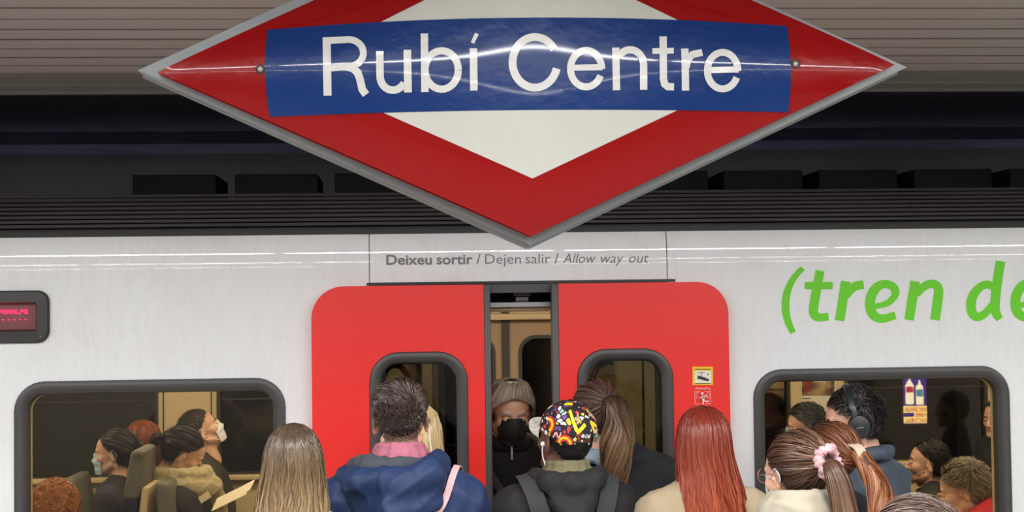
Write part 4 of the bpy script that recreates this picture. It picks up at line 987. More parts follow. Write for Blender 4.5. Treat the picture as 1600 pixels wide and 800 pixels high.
def pull_hair(S, m, md, tie, n=3600, w=.0011, k=10, seed=3, vol=1.04, bump_=.004, zoff=-.10):
    d = scalp_dirs(n, zoff, seed); r = np.random.default_rng(seed); td = edir(np.array([tie]))[0]; d = d[d @ td > -.82]; n = len(d); rt = np.linalg.norm((np.array(tie)-HC)/HR)
    e0 = np.tile(td, (n, 1))+r.normal(0, .06, (n, 3)); om = np.arccos(np.clip(np.sum(d*td, 1), -.999, .999)); t = np.linspace(0, 1, k)
    so = np.sin(om)+1e-4; Q = (np.sin((1-t)[None, :]*om[:, None])/so[:, None])[:, :, None]*d[:, None, :]+(np.sin(t[None, :]*om[:, None])/so[:, None])[:, :, None]*e0[:, None, :]
    rad = vol+(rt-vol)*t[None, :]**3+bump_*6*np.sin(math.pi*t)[None, :]*(.15+r.uniform(0, .5, n))[:, None]+.012*np.sin(Q @ np.array([9, 5, 22.])+1)
    Q = epos(Q, rad[:, :, None]); V, F, al = ribbons(Q, w, HO, .4); return finish(S, V, F, al, cap_shell(1.015, zoff), m, md)
def tail(S, m, md, pts, rad, n=1800, w=.0012, k=16, seed=4, wave=.006, name='ponytail', flat=.7, world=False, parent=None):
    r = np.random.default_rng(seed); P = cr(pts, k); R_ = np.interp(np.linspace(0, 1, k), np.linspace(0, 1, len(rad)), rad)
    T = np.gradient(P, axis=0); T /= np.linalg.norm(T, axis=1)[:, None]; ref = np.array([1., 0, 0]); A = np.cross(T, ref); A /= np.linalg.norm(A, axis=1)[:, None]+1e-9; B = np.cross(T, A)
    th = r.uniform(0, 6.283, n); q = r.uniform(.15, 1, n)**.5; tt = np.linspace(0, 1, k)
    sp_ = np.clip(tt*3, 0, 1); th2 = th[:, None]+.5*np.sin(tt*7+r.uniform(0, .8, n)[:, None]+th[:, None]*2)*wave*60
    off = (np.cos(th2)*q[:, None]*R_*flat)[:, :, None]*A+(np.sin(th2)*q[:, None]*R_)[:, :, None]*B
    ln = r.uniform(.86, 1.04, n); Q = P[None]+off; Q = Q+cloud(Q, 16, seed)*wave*sp_[None, :, None]
    mid = np.minimum(tt[None, :]*ln[:, None]*(k-1), k-1.001); i0 = mid.astype(int); fr = (mid-i0)[:, :, None]; ii = np.arange(n)[:, None]; Q = Q[ii, i0]*(1-fr)+Q[ii, i0+1]*fr
    PP = P
    V, F, al = ribbons(Q, w, lambda X: P[None], .6)
    core = tube(P, np.maximum(R_*.62*flat, .002), 10, cap=False); sf = [x for x in core[1] if len(x) == 4]
    return finish(S, V, F, al, (core[0], sf), m, md, name, parent)
def tomh(S, p): return (np.linalg.inv(S.MH) @ np.append(p, 1))[:3]
def px_h(S, x, y, Y): return tomh(S, at_y(x, y, Y))

def mask(S, m, kind='surgical', loops=True, mloop=None):
    """face mask laid over nose, mouth and chin"""
    nu, nv = 26, 18; U = np.linspace(-1, 1, nu); Vv = np.linspace(-1, 1, nv); P = []
    for v in Vv:
        zt = -.052+.052*v
        for u in U:
            wdt = .060-.010*max(0, -v)-.012*max(0, v)**2; x = u*wdt; y = .112-.055*abs(u)**2.2; P.append((x, y, zt+.010*(1-abs(u))*(v > 0)*v))
    P0 = np.array(P); Q, g = project(HEADP, P0, .0035, 5)
    # bridge over hollows: never sink below a smooth convex profile
    u = np.tile(U, nv); v = np.repeat(Vv, nu); prof = (.112 if kind != 'cup' else .124)-.050*np.abs(u)**2.0-.022*np.abs(v-.15)**2.2
    Q[:, 1] = np.where(np.abs(u) < .92, np.maximum(Q[:, 1], prof*.985), Q[:, 1])
    Q[:, 0] = P0[:, 0]; Q[:, 2] = P0[:, 2]
    if kind == 'surgical': Q[:, 1] += .0022*np.sign(np.sin(v*9))*(np.abs(u) < .9)
    else: Q[:, 1] += .007*np.exp(-(u/.10)**2)*(v < .7)
    F = [(j*nu+i, j*nu+i+1, (j+1)*nu+i+1, (j+1)*nu+i) for j in range(nv-1) for i in range(nu-1)]
    o = hpart(S, 'face_mask', (Q, F), m, sharp=60)
    if loops:
        for s in (-1, 1):
            a = Q[(nv-3)*nu+(nu-1 if s > 0 else 0)]; b = Q[2*nu+(nu-1 if s > 0 else 0)]
            L = cr([a, (s*.076, .02, -.005), (s*.083, -.012, .020), (s*.084, -.034, -.005), (s*.080, -.018, -.038), (s*.070, .02, -.062), b], 26)
            hpart(S, 'ear_loop', tube(L, .0016, 6), mloop or m, o)
    return o
def ringchain(c, rx, ry, r, tilt=(0, 0), n=14, a0=0, a1=360):
    return [np.array(c)+np.array([rx*math.cos(a), ry*math.sin(a), tilt[0]*math.cos(a)+tilt[1]*math.sin(a)]) for a in np.radians(np.linspace(a0, a1, n+1))]
def bpart(S, name, prims, m, res=.008, fold=.004, parent=None, sharp=0, seed=1, fs=1.6):
    V, F = nets(xf(prims, S.ML, S.s), res); return mesh(name, (folds(V, F, fold, fs, seed), F), m, parent or S.root, sharp=sharp)
def strap(S, name, pts, width, m, parent, off=.006, k=28, th=.003, local=True):
    """flat band laid over the coat, pts in body space"""
    P = cr(pts, k); P = app(S.ML, P) if local else P
    Q, g = project(S.coatp, P, off, 4); T = np.gradient(Q, axis=0); T /= np.linalg.norm(T, axis=1)[:, None]; B = np.cross(T, g); B /= np.linalg.norm(B, axis=1)[:, None]
    L, G = [], []
    for sg in (-1, -.33, .33, 1):
        q, gg = project(S.coatp, Q+B*width/2*sg, off, 3); L.append(q); G.append(gg)
    V = np.concatenate(L+[l-gg*(-th) for l, gg in zip(L, G)]); F = []
    for a in range(3):
        for i in range(k-1):
            F.append((a*k+i, (a+1)*k+i, (a+1)*k+i+1, a*k+i+1)); F.append(((a+4)*k+i, (a+4)*k+i+1, (a+5)*k+i+1, (a+5)*k+i))
    for i in range(k-1): F.append((i, i+1, 4*k+i+1, 4*k+i)); F.append((3*k+i, 7*k+i, 7*k+i+1, 3*k+i+1))
    return mesh(name, (V, F), m, parent, sharp=60)
# ---------------------------------------------------------------- people on the platform and in the train
SK1 = skin_mat('skin_light', rgb(222, 172, 146), rgb(74, 58, 50)); SK2 = skin_mat('skin_tan', rgb(206, 160, 136), rgb(50, 40, 36)); SK3 = skin_mat('skin_brown', rgb(104, 72, 58), rgb(40, 30, 28)); SK4 = skin_mat('skin_olive', rgb(216, 170, 140), rgb(46, 38, 34))
def hm(n, a, b, root=None, dark=None, rough=.38): return hair_mat(n, rgb(*a), rgb(*b), rgb(*root) if root else None, rough), mat(n+'_under', rgb(*(dark or tuple(int(c*.6) for c in a))), rough=.7)
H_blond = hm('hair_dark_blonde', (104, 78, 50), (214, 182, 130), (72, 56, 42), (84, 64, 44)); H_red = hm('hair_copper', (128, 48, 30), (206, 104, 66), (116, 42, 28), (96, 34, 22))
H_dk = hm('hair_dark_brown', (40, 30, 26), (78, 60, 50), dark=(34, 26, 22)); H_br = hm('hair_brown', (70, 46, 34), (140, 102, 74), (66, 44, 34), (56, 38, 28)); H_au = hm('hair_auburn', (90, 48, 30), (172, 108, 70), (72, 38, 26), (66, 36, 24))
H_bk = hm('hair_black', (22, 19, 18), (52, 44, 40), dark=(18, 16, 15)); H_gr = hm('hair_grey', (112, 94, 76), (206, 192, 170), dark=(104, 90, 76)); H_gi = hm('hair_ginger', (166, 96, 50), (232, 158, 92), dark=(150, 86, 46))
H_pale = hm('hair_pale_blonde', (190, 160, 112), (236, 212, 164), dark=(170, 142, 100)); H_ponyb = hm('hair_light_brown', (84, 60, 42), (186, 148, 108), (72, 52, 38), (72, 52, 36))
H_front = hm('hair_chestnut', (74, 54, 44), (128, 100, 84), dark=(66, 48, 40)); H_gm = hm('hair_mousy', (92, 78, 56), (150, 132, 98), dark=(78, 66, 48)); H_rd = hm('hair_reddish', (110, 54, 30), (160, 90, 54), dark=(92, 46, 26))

# 1 blonde woman at the left
P = person('woman seen from behind with long straight dark blonde hair, beside the navy jacket', 458, 664, 4.15, yaw=4, skin=SK1, fem=True, coat=fabric('coat_tan', rgb(176, 152, 116)), hands='front')
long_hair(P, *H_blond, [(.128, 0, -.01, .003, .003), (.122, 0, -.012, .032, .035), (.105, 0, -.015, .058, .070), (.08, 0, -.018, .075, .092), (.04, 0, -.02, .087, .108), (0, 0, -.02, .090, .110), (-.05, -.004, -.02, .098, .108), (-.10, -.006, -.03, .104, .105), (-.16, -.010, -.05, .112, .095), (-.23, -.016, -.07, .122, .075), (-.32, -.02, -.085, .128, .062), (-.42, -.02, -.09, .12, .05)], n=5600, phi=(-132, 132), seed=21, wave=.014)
# 2 man in the navy jacket
P = person('man seen from behind in hooded navy jacket, short dark hair faded at the nape', 624, 593, 4.5, yaw=-4, roll=-2, skin=SK1, coat=fabric('jacket_navy', rgb(30, 47, 82), rough=.6, wr=.55, wscale=7), puff=.042, fold=.016, hands='front', fade=.85, crown=.128, hs=.97, bs=1.02, neckdrop=.018)
NAVY = P
short_hair(P, *hm('hair_espresso', (38, 29, 26), (84, 66, 56), dark=(36, 28, 25)), n=5600, length=.024, comb_=(.1, .7, .0), lift=.75, swirl=1.0, w=.0011, fadez=[-.30, .20], seed=5, topmul=1.25, zoff=.42, shellf=1.0)
short_hair(P, *hm('hair_espresso', (38, 29, 26), (84, 66, 56), dark=(36, 28, 25)), n=3500, length=.0045, comb_=(0, .1, -.6), lift=.5, seed=6, vol=.985, w=.0009, shellf=.90)
bpart(P, 'fleece_collar', chain(ringchain((0, -.006, 1.572), .062, .066, .014, (0, -.006)), .013, .01)+chain(ringchain((0, -.010, 1.550), .070, .073, .014, (0, -.006)), .015, .01)+chain(ringchain((0, -.012, 1.520), .078, .080, .014, (0, -.012)), .018, .01), fabric('fleece_pink', rgb(166, 98, 114), wr=.3), .006, .006, seed=8)
hood = chain([(-.165, .06, 1.465), (-.152, -.04, 1.490), (-.110, -.115, 1.480), (0, -.150, 1.470), (.09, -.120, 1.500), (.115, -.02, 1.525), (.09, .07, 1.52)], [.020, .030, .042, .050, .044, .032, .022], .03)+chain([(-.13, -.09, 1.42), (-.02, -.165, 1.390), (.10, -.12, 1.42)], [.03, .045, .03], .04)
hd = bpart(P, 'hood', hood, fabric('jacket_navy', rgb(30, 47, 82)), .008, .014, seed=12, fs=1.2)
bpart(P, 'hood_lining', chain([(-.150, .04, 1.495), (-.128, -.045, 1.520), (-.086, -.096, 1.528), (0, -.108, 1.522), (.070, -.085, 1.528), (.090, 0, 1.535)], [.018, .028, .031, .028, .018, .012], .015), fabric('lining_charcoal', rgb(62, 66, 72), wr=.6, wscale=20), .006, .009, hd, seed=13, fs=1.8)
for s_ in (-1, 1): pass
c_ = [(-.155, -.02, 1.492), (-.168, -.035, 1.500), (-.180, -.03, 1.506)]
mesh('drawcord', tube(app(P.ML, cr(c_, 8)), .003, 6), mat('cord_black', rgb(30, 30, 32)), hd)
mesh('cord_stopper', (lambda v: (app(P.ML, v[0]), v[1]))(ellip((-.181, -.03, 1.507), (.006, .006, .010))), mat('cord_black', rgb(30, 30, 32)), hd)
M_wire = mat('cable_white', rgb(232, 228, 222), rough=.4)
w_ = [(.080, .0, -.012), (.087, .004, -.03), (.086, -.004, -.06), (.092, -.008, -.10), (.088, .0, -.14), (.08, .02, -.17)]
ea = empty('earphones', P.root.location[:], 'white wired earphone hanging from the right ear of the man in navy', 'earphones')
mesh('earbud', (lambda v: (app(P.MH, v[0]), v[1]))(ellip((.080, .006, -.012), (.007, .007, .008))), M_wire, ea); mesh('cable', tube(app(P.MH, cr(w_, 24)), .0014, 6), M_wire, ea)
bag = empty('shoulder_bag', P.root.location[:], 'pink strapped shoulder bag worn across the navy jacket', 'bag')
M_pinkb = fabric('strap_pink', rgb(206, 166, 168), wr=.1)
strap(P, 'strap', [(.16, .10, 1.36), (.165, .02, 1.47), (.145, -.08, 1.445), (.10, -.17, 1.36), (.03, -.19, 1.22), (-.08, -.19, 1.06), (-.18, -.12, .92)], .020, M_pinkb, bag, off=.010)
mesh('pouch', (lambda v: (app(P.MB, v[0]), v[1]))(box(-.34, -.24, -.16, .12, .74, .96, .03)), M_pinkb, bag)
# 3 pale blonde person beyond him
P = person('pale blonde person mostly hidden beyond the man in the navy jacket', 655, 632, 5.12, yaw=0, skin=SK1, fem=True, coat=fabric('coat_black', rgb(34, 34, 38)), hands='front')
long_hair(P, *H_pale, [(.128, 0, -.01, .003, .003), (.118, 0, -.012, .036, .045), (.09, 0, -.015, .066, .082), (.04, 0, -.018, .080, .102), (-.04, .0, -.02, .084, .104), (-.12, .004, -.03, .086, .095), (-.24, .008, -.05, .080, .07), (-.36, .01, -.06, .07, .05)], n=2600, phi=(-130, 130), seed=31)
# 4 man with the patterned cap
P = person('man seen from behind in a black hoodie wearing a brightly patterned cap', 888, 628, 4.8, yaw=30, pitch=8, byaw=4, skin=SK3, coat=fabric('hoodie_black', rgb(44, 42, 44), wr=.25), puff=.028, fold=.010, hands='front', fade=0.0, crown=.125, neckdrop=.0, bs=1.0)
CAPM = P
short_hair(P, *H_bk, n=900, length=.006, lift=.5, w=.0009, seed=9, vol=.985, shellf=.975)
bpart(P, 'hood', chain([(-.090, .06, 1.505), (-.098, -.03, 1.512), (-.072, -.095, 1.506), (0, -.122, 1.498), (.072, -.095, 1.506), (.098, -.03, 1.512), (.090, .06, 1.505)], [.018, .026, .031, .035, .031, .026, .018], .03)+chain([(-.05, -.125, 1.44), (0, -.145, 1.40), (.05, -.125, 1.44)], [.028, .036, .028], .04), fabric('hoodie_black', rgb(44, 42, 44)), .008, .009, seed=17, fs=1.3)
bpart(P, 'shirt_collar', chain(ringchain((0, -.008, 1.552), .062, .066, .014, (0, -.004)), .013, .01)+chain(ringchain((0, -.012, 1.525), .070, .074, .014, (0, -.006)), .016, .01), fabric('collar_olive', rgb(118, 112, 84)), .006, .003)
# cap
def cap_pattern():
    m = bpy.data.materials.new('cap_print'); m.use_nodes = True; t = m.node_tree; p = t.nodes['Principled BSDF']; p.inputs['Roughness'].default_value = .75
    tc = nd(t, 'ShaderNodeTexCoord'); ns = nd(t, 'ShaderNodeTexNoise'); ns.inputs['Scale'].default_value = 18
    mxv = nd(t, 'ShaderNodeMix', data_type='RGBA'); mxv.inputs[0].default_value = .03; t.links.new(tc.outputs['Object'], ns.inputs['Vector']); t.links.new(tc.outputs['Object'], mxv.inputs[6]); t.links.new(ns.outputs['Color'], mxv.inputs[7])
    vo = nd(t, 'ShaderNodeTexVoronoi'); vo.inputs['Scale'].default_value = 58; t.links.new(mxv.outputs[2], vo.inputs['Vector'])
    sx = nd(t, 'ShaderNodeSeparateColor'); t.links.new(vo.outputs['Color'], sx.inputs[0]); r = nd(t, 'ShaderNodeValToRGB'); r.color_ramp.interpolation = 'CONSTANT'; e = r.color_ramp.elements
    cols = [(0, (24, 20, 30)), (.22, (236, 230, 226)), (.42, (116, 84, 150)), (.58, (30, 24, 34)), (.68, (226, 196, 50)), (.80, (196, 60, 60)), (.90, (150, 196, 170))]
    e[0].position = 0; e[0].color = rgb(*cols[0][1]); e[1].position = cols[1][0]; e[1].color = rgb(*cols[1][1])
    for q, c in cols[2:]: n_ = e.new(q); n_.color = rgb(*c)
    t.links.new(sx.outputs[0], r.inputs[0])
    v2 = nd(t, 'ShaderNodeTexVoronoi', feature='DISTANCE_TO_EDGE'); v2.inputs['Scale'].default_value = 58; t.links.new(mxv.outputs[2], v2.inputs['Vector'])
    gt = nd(t, 'ShaderNodeMath', operation='GREATER_THAN'); gt.inputs[1].default_value = .13; t.links.new(v2.outputs['Distance'], gt.inputs[0])
    mx = nd(t, 'ShaderNodeMix', data_type='RGBA'); mx.inputs[6].default_value = rgb(22, 18, 26); t.links.new(gt.outputs[0], mx.inputs[0]); t.links.new(r.outputs[0], mx.inputs[7]); t.links.new(mx.outputs[2], p.inputs['Base Color']); return m
CR_ = np.array((.088, .108, .100)); CC = np.array((0, -.016, .030))
cap = empty('patterned_cap', P.root.location[:], 'brightly patterned baseball cap with curled brim on the man in the black hoodie', 'cap')
v, f = ellip(CC, CR_, nu=56, nv=40); d = (v-CC)/CR_; lim = np.interp(d[:, 1], [-1, -.75, -.4, .2, 1], [-.34, -.34, -.30, -.06, .06])
opn = (d[:, 1] < -.55) & (np.hypot(d[:, 0]/.42, (d[:, 2]+.36)/.36) < 1)
ok = (d[:, 2] > lim) & ~opn; f = [q for q in f if all(ok[i] for i in q)]
cp_ = hpart(P, 'crown', (v, f), cap_pattern(), cap)
hpart(P, 'button', ellip(CC+[0, 0, CR_[2]], (.008, .008, .005)), mat('cap_black', rgb(20, 18, 22), rough=.8), cp_)
ang = lambda a, e, k=1.012: CC+CR_*k*np.array([math.cos(math.radians(e))*math.sin(math.radians(a)), -math.cos(math.radians(e))*math.cos(math.radians(a)), math.sin(math.radians(e))])
Mcy, Mcr, Mck, Mcw = mat('print_yellow', rgb(238, 208, 40), rough=.7), mat('print_red', rgb(206, 56, 44), rough=.7), mat('cap_black', rgb(20, 18, 22), rough=.8), mat('print_white', rgb(236, 232, 226), rough=.7)
Mcp = mat('print_salmon', rgb(226, 150, 120), rough=.7)
def cp(S_, k, m): # strokes in degrees of azimuth/elevation on the crown
    L = []
    for pts, wd in S_:
        P_ = cr(pts, max(8, 4*len(pts))) if len(pts) > 2 else cr([pts[0], ((pts[0][0]+pts[1][0])/2, (pts[0][1]+pts[1][1])/2), pts[1]], 8); L.append((P_[:, :2], wd))
    hpart(P, 'print_motif', strokes_on(L, lambda a, e: ang(a, e, k)), m, cp_, sharp=0)
def strokes_on(SL, f):
    out = []
    for Q, wd in SL:
        L, R = ribbon(Q, wd); k = len(L); out.append((np.array([f(*p) for p in L]+[f(*p) for p in R]), [(i, i+1, k+i+1, k+i) for i in range(k-1)]))
    return merge(*out)
def rainbow(a, e, r, a0=0, a1=180):
    for rr_, m, k in ((r, Mck, 1.012), (r*.9, Mcr, 1.016), (r*.66, Mcy, 1.017), (r*.42, Mcr, 1.018), (r*.2, Mck, 1.019)):
        cp([([(a+rr_*math.cos(math.radians(t)), e+rr_*math.sin(math.radians(t))) for t in np.linspace(a0, a1, 9)], r*.24)], k, m)
rainbow(-48, -14, 17); rainbow(-88, 14, 17, -60, 120)
for off_, m, k in ((0, Mck, 1.012), (1, Mcy, 1.016)):
    wd = 10 if off_ == 0 else 7.2
    cp([([(-42, 52), (-26, 12)], wd)], k, m); cp([([(-6, 24), (-26, 8)], wd)], k+.001, m); cp([([(-70, 66), (-30, 70)], wd)], k, m); cp([([(12, 26), (20, 6)], wd)], k, m); cp([([(10, 28), (34, 16)], wd)], k+.001, m)
cp([([(-20, 46), (-24, 24)], 5)], 1.017, Mcp); cp([([(20, 44), (44, 26)], 6)], 1.016, Mcp)
for k_, (a, e) in enumerate(((-30, -4), (-14, -6), (0, 0), (4, -12), (-58, 24), (-66, 36), (8, 12), (36, 34), (-6, 60))): cp([([(a-1.6, e), (a+1.6, e)], 3.6)], 1.016, Mcw)
cp([([(-12, -1), (-12, 6), (-6, -1), (-6, 6)], 1.3), ([(-3, 6), (-1, 0), (1, 4), (3, 0), (5, 6)], 1.3)], 1.02, Mcw)
cp([([(-72, -6), (-66, 4), (-60, -4), (-56, 6)], 1.8)], 1.018, Mcw)
# brim: a curved plate standing out in front, light underside
U = np.linspace(-1, 1, 21); Wd = np.linspace(0, 1, 8); V = []
for t in Wd:
    for u in U:
        a = math.radians(90+u*58); bx, by = CR_[0]*1.02*math.cos(a), CC[1]+CR_[1]*math.sin(a)*1.0; ln = .072*(1-abs(u)**2.6)**.5 if abs(u) < 1 else 0
        V.append((bx*(1+.05*t), by+ln*t, .034-.036*abs(u)**2+.006*t))
V = np.array(V); n = len(V); V = np.concatenate([V, V-[0, 0, .004]]); F = [(i*21+j, i*21+j+1, (i+1)*21+j+1, (i+1)*21+j) for i in range(7) for j in range(20)]
mi = [0]*len(F)+[1]*len(F); F = F+[tuple(x+n for x in q)[::-1] for q in F]; e = list(range(7*21, 8*21)); F += [(e[i], e[i+1], e[i+1]+n, e[i]+n) for i in range(20)]; mi += [1]*20
hpart(P, 'brim', (V, F), [mat('brim_white', rgb(224, 218, 206), rough=.7, vary=.5, vscale=60), mat('brim_white', rgb(224, 218, 206), rough=.7, vary=.5, vscale=60)], cap, mi=mi)
ea = empty('earphones', P.root.location[:], 'white earphone in the left ear of the man with the patterned cap', 'earphones')
mesh('earbud', (lambda v: (app(P.MH, v[0]), v[1]))(ellip((-.084, .004, -.014), (.008, .008, .009))), M_wire, ea)
mesh('cable', tube(app(P.MH, cr([(-.085, .004, -.02), (-.088, -.004, -.05), (-.080, -.02, -.09), (-.07, -.03, -.12)], 16)), .0020, 6), M_wire, ea)
bp = empty('backpack', P.root.location[:], 'black backpack worn on the chest with two wide straps crossing the hoodie back', 'backpack')
M_strap = fabric('strap_black', rgb(62, 62, 64), wr=.1)
for s_ in (-1, 1): strap(P, 'strap', [(s_*.125, .12, 1.32), (s_*.125, .03, 1.47), (s_*.118, -.07, 1.46), (s_*.092, -.15, 1.37), (s_*.035, -.17, 1.26), (s_*-.02, -.16, 1.12), (s_*-.12, -.15, .98)], .058, M_strap, bp, off=.016 if s_ > 0 else .020)
mesh('pack', (lambda v: (app(P.MB, v[0]), v[1]))(box(-.15, .15, .17, .30, 1.0, 1.38, .05)), M_strap, bp)
# 5 woman with the brown ponytail at the door
P = person('woman with a long light brown ponytail and black coat stepping up to the door', 929, 598, 5.28, yaw=-2, skin=SK1, fem=True, coat=fabric('coat_black', rgb(34, 34, 38)), hands='front', side=-.10, hs=1.0, bs=.98)
tie = (.035, -.125, .055)
pull_hair(P, *hm('hair_ash', (62, 44, 38), (116, 88, 76), dark=(54, 40, 34)), tie, n=3600, seed=41)
tail(P, *H_ponyb, [tie, (.050, -.155, .045), (.056, -.175, -.02), (.060, -.170, -.10), (.075, -.155, -.18), (.09, -.145, -.26)], [.024, .048, .064, .070, .060, .03], n=3000, seed=42, wave=.016)
bpart(P, 'hoodie_hood', chain([(-.165, .03, 1.49), (-.160, -.05, 1.49), (-.08, -.09, 1.485), (-.005, -.055, 1.50), (.008, .0, 1.52)], [.024, .028, .030, .030, .028], .02)+[E_((.010, -.045, 1.555), (.020, .034, .046), rot(0, 0, 10), k=.02), E_((-.165, -.04, 1.52), (.018, .03, .035), k=.02)], fabric('hood_light_blue', rgb(158, 174, 192), wr=.8, wscale=18), .006, .014, fs=2.0)
# 6 red-haired woman
P = person('woman seen from behind with very long copper red hair and beige coat', 1098, 636, 4.6, yaw=-2, skin=SK1, fem=True, coat=fabric('coat_beige', rgb(158, 142, 116)), hands='front')
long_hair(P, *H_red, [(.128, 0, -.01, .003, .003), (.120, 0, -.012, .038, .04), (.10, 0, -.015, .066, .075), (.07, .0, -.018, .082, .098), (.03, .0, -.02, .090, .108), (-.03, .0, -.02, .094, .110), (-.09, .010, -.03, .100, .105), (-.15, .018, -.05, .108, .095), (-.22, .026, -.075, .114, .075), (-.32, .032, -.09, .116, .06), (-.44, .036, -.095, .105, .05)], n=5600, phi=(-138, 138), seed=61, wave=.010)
# 7 woman with glasses and the scrunchie
P = person('woman with glasses looking left, brown ponytail in a pink scrunchie, cream scarf and black coat', 1241, 676, 4.15, yaw=26, pitch=-6, byaw=12, skin=SK1, fem=True, coat=fabric('coat_black2', rgb(30, 32, 38), wr=.3), hands='front', puff=.035, fade=.7)
GL = P; tie = (.012, -.128, .035)
pull_hair(P, *H_br, tie, n=5000, seed=71)
tail(P, *hm('hair_brown2', (84, 58, 42), (156, 118, 86), (80, 54, 40), (66, 46, 34)), [(.010, -.135, .028), (.004, -.170, .015), (.0, -.195, -.03), (.0, -.205, -.10), (.004, -.215, -.19), (.006, -.235, -.28), (.006, -.25, -.36)], [.020, .034, .042, .046, .050, .050, .04], n=3000, seed=72, wave=.004)
v, f = tube(ringchain((.012, -.134, .030), 0, 0, 0, n=1), .01)
c0 = np.array([.012, -.142, .030]); rg = []
for i in range(48):
    a = 2*math.pi*i/48; rg.append(c0+np.array([.0325*math.cos(a), .007*math.sin(a*3), .038*math.sin(a)]))
V, F = tube(rg, [.0155+.004*math.sin(i*2.1)+.002*math.sin(i*5.3) for i in range(48)], 12, closed=True)
sc_ = hpart(P, 'scrunchie', (V+RNG.normal(0, .0008, V.shape), F), mat('velvet_pink', rgb(206, 160, 164), rough=.55, bump=.9, bscale=70, vary=.3, vscale=60), sharp=0); sc_['label'] = 'pink velvet scrunchie'
m_fr = mat('glasses_gold', rgb(180, 140, 116), rough=.25, metal=.5)
fr_ = None
for s in (-1, 1):
    L = [(s*.034+.024*math.cos(a), .106-.006*abs(math.cos(a)), -.002+.021*math.sin(a)) for a in np.linspace(0, 2*math.pi, 25)[:-1]]
    o = hpart(P, 'glasses_rim', tube(L, .0014, 6, closed=True), m_fr)
    hpart(P, 'lens', (np.array(L), [tuple(range(24))]), glass_mat('spectacle_lens', (.96, .96, .94, 1)) if 'spectacle_lens' not in MATS else MATS['spectacle_lens'], o)
    hpart(P, 'temple', tube(cr([(s*.057, .101, .002), (s*.075, .06, .002), (s*.082, .0, .004), (s*.080, -.02, -.008)], 12), .0014, 6), m_fr, o)
hpart(P, 'glasses_bridge', tube(cr([(-.011, .105, .004), (0, .109, .008), (.011, .105, .004)], 8), .0014, 6), m_fr)
M_mw = mat('mask_white', rgb(232, 232, 232), rough=.8); M_mb = mat('mask_blue', rgb(176, 200, 204), rough=.8); M_mk = mat('mask_black', rgb(26, 26, 30), rough=.7)
face(P, SK1, H_br[0], .2); mask(P, mat('mask_pale_blue', rgb(206, 214, 228), rough=.8))
bpart(P, 'scarf', chain(ringchain((0, -.02, 1.560), .078, .082, .03, (0, -.006)), .026, .02)+chain(ringchain((0, -.02, 1.520), .098, .100, .03, (0, -.004)), .033, .02)+chain(ringchain((0, -.02, 1.475), .125, .115, .03, (0, -.012)), .036, .02)+chain([(-.10, .10, 1.47), (-.12, .15, 1.34), (-.11, .165, 1.18)], .035, .02), fabric('scarf_cream', rgb(166, 158, 140), wr=.3, wscale=14), .008, .009, seed=23, fs=1.5)
# 8 woman with the claw clip
P = person('auburn haired woman with a low ponytail in a beige claw clip, before the headphones man', 1291, 661, 4.66, yaw=30, pitch=-8, byaw=16, skin=SK1, fem=True, hs=.94, coat=fabric('coat_black', rgb(34, 34, 38)), hands='front')
tie = (.004, -.122, -.02); pull_hair(P, *H_au, tie, n=3600, seed=81)
tail(P, *hm('hair_auburn2', (104, 56, 34), (196, 130, 86), dark=(74, 42, 28)), [(.004, -.13, -.01), (.002, -.165, -.005), (.0, -.185, -.06), (.01, -.20, -.13), (.0, -.215, -.19), (-.01, -.225, -.25)], [.020, .038, .052, .054, .045, .02], n=1700, seed=82, wave=.016)
M_clip = mat('clip_beige', rgb(190, 172, 148), rough=.35)
cl = empty('claw_clip', P.root.location[:], 'beige ridged claw clip in the auburn ponytail', 'hair clip')
for i in range(5):
    x = -.018+.009*i; hv = cr([(x, -.105, .040), (x, -.150, .030), (x, -.172, .0), (x, -.160, -.030)], 12); mesh('tooth', tube(app(P.MH, hv), .0052, 8), M_clip, cl)
mesh('hinge', tube(app(P.MH, np.array([(-.024, -.118, .042), (.024, -.118, .042)])), .006, 8), M_clip, cl)
# 9 man with headphones
P = person('dark haired man in black headphones and slate blue jacket looking left into the train', 1332, 603, 5.2, yaw=80, pitch=-8, byaw=40, skin=SK1, coat=fabric('jacket_slate', rgb(66, 76, 88), wr=.4, rough=.6), puff=.035, hands='front', fade=.9, fold=.016, bs=1.0, crown=.125)
short_hair(P, *H_bk, n=5600, length=.024, comb_=(0, .5, .1), lift=.42, swirl=1.3, w=.0011, seed=91, curl=.6, topmul=1.1)
face(P, SK1, H_bk[0], .6)
bpart(P, 'stand_collar', chain(ringchain((0, -.02, 1.515), .082, .085, .03, (0, -.012)), .024, .015), fabric('jacket_slate', rgb(66, 76, 88)), .008, .006)
hp = empty('headphones', P.root.location[:], 'large black over-ear headphones on the dark haired man', 'headphones')
M_hp = mat('headphone_black', rgb(34, 36, 40), rough=.35); M_hs = mat('headphone_grey', rgb(80, 84, 90), rough=.3, metal=.5)
hh = lambda vf: (app(P.MH, vf[0]), vf[1])
A_ = np.linspace(-72, 72, 31); bnd = [(.098*math.sin(math.radians(a)), .004, .012+.118*math.cos(math.radians(a))) for a in A_]
v, f = tube(bnd, .008, 10); v = v.copy(); ctr = np.repeat(np.array(bnd), 10, 0); v[:, 1] = ctr[:, 1]+(v[:, 1]-ctr[:, 1])*1.6; mesh('headband', hh((v, f)), M_hp, hp)
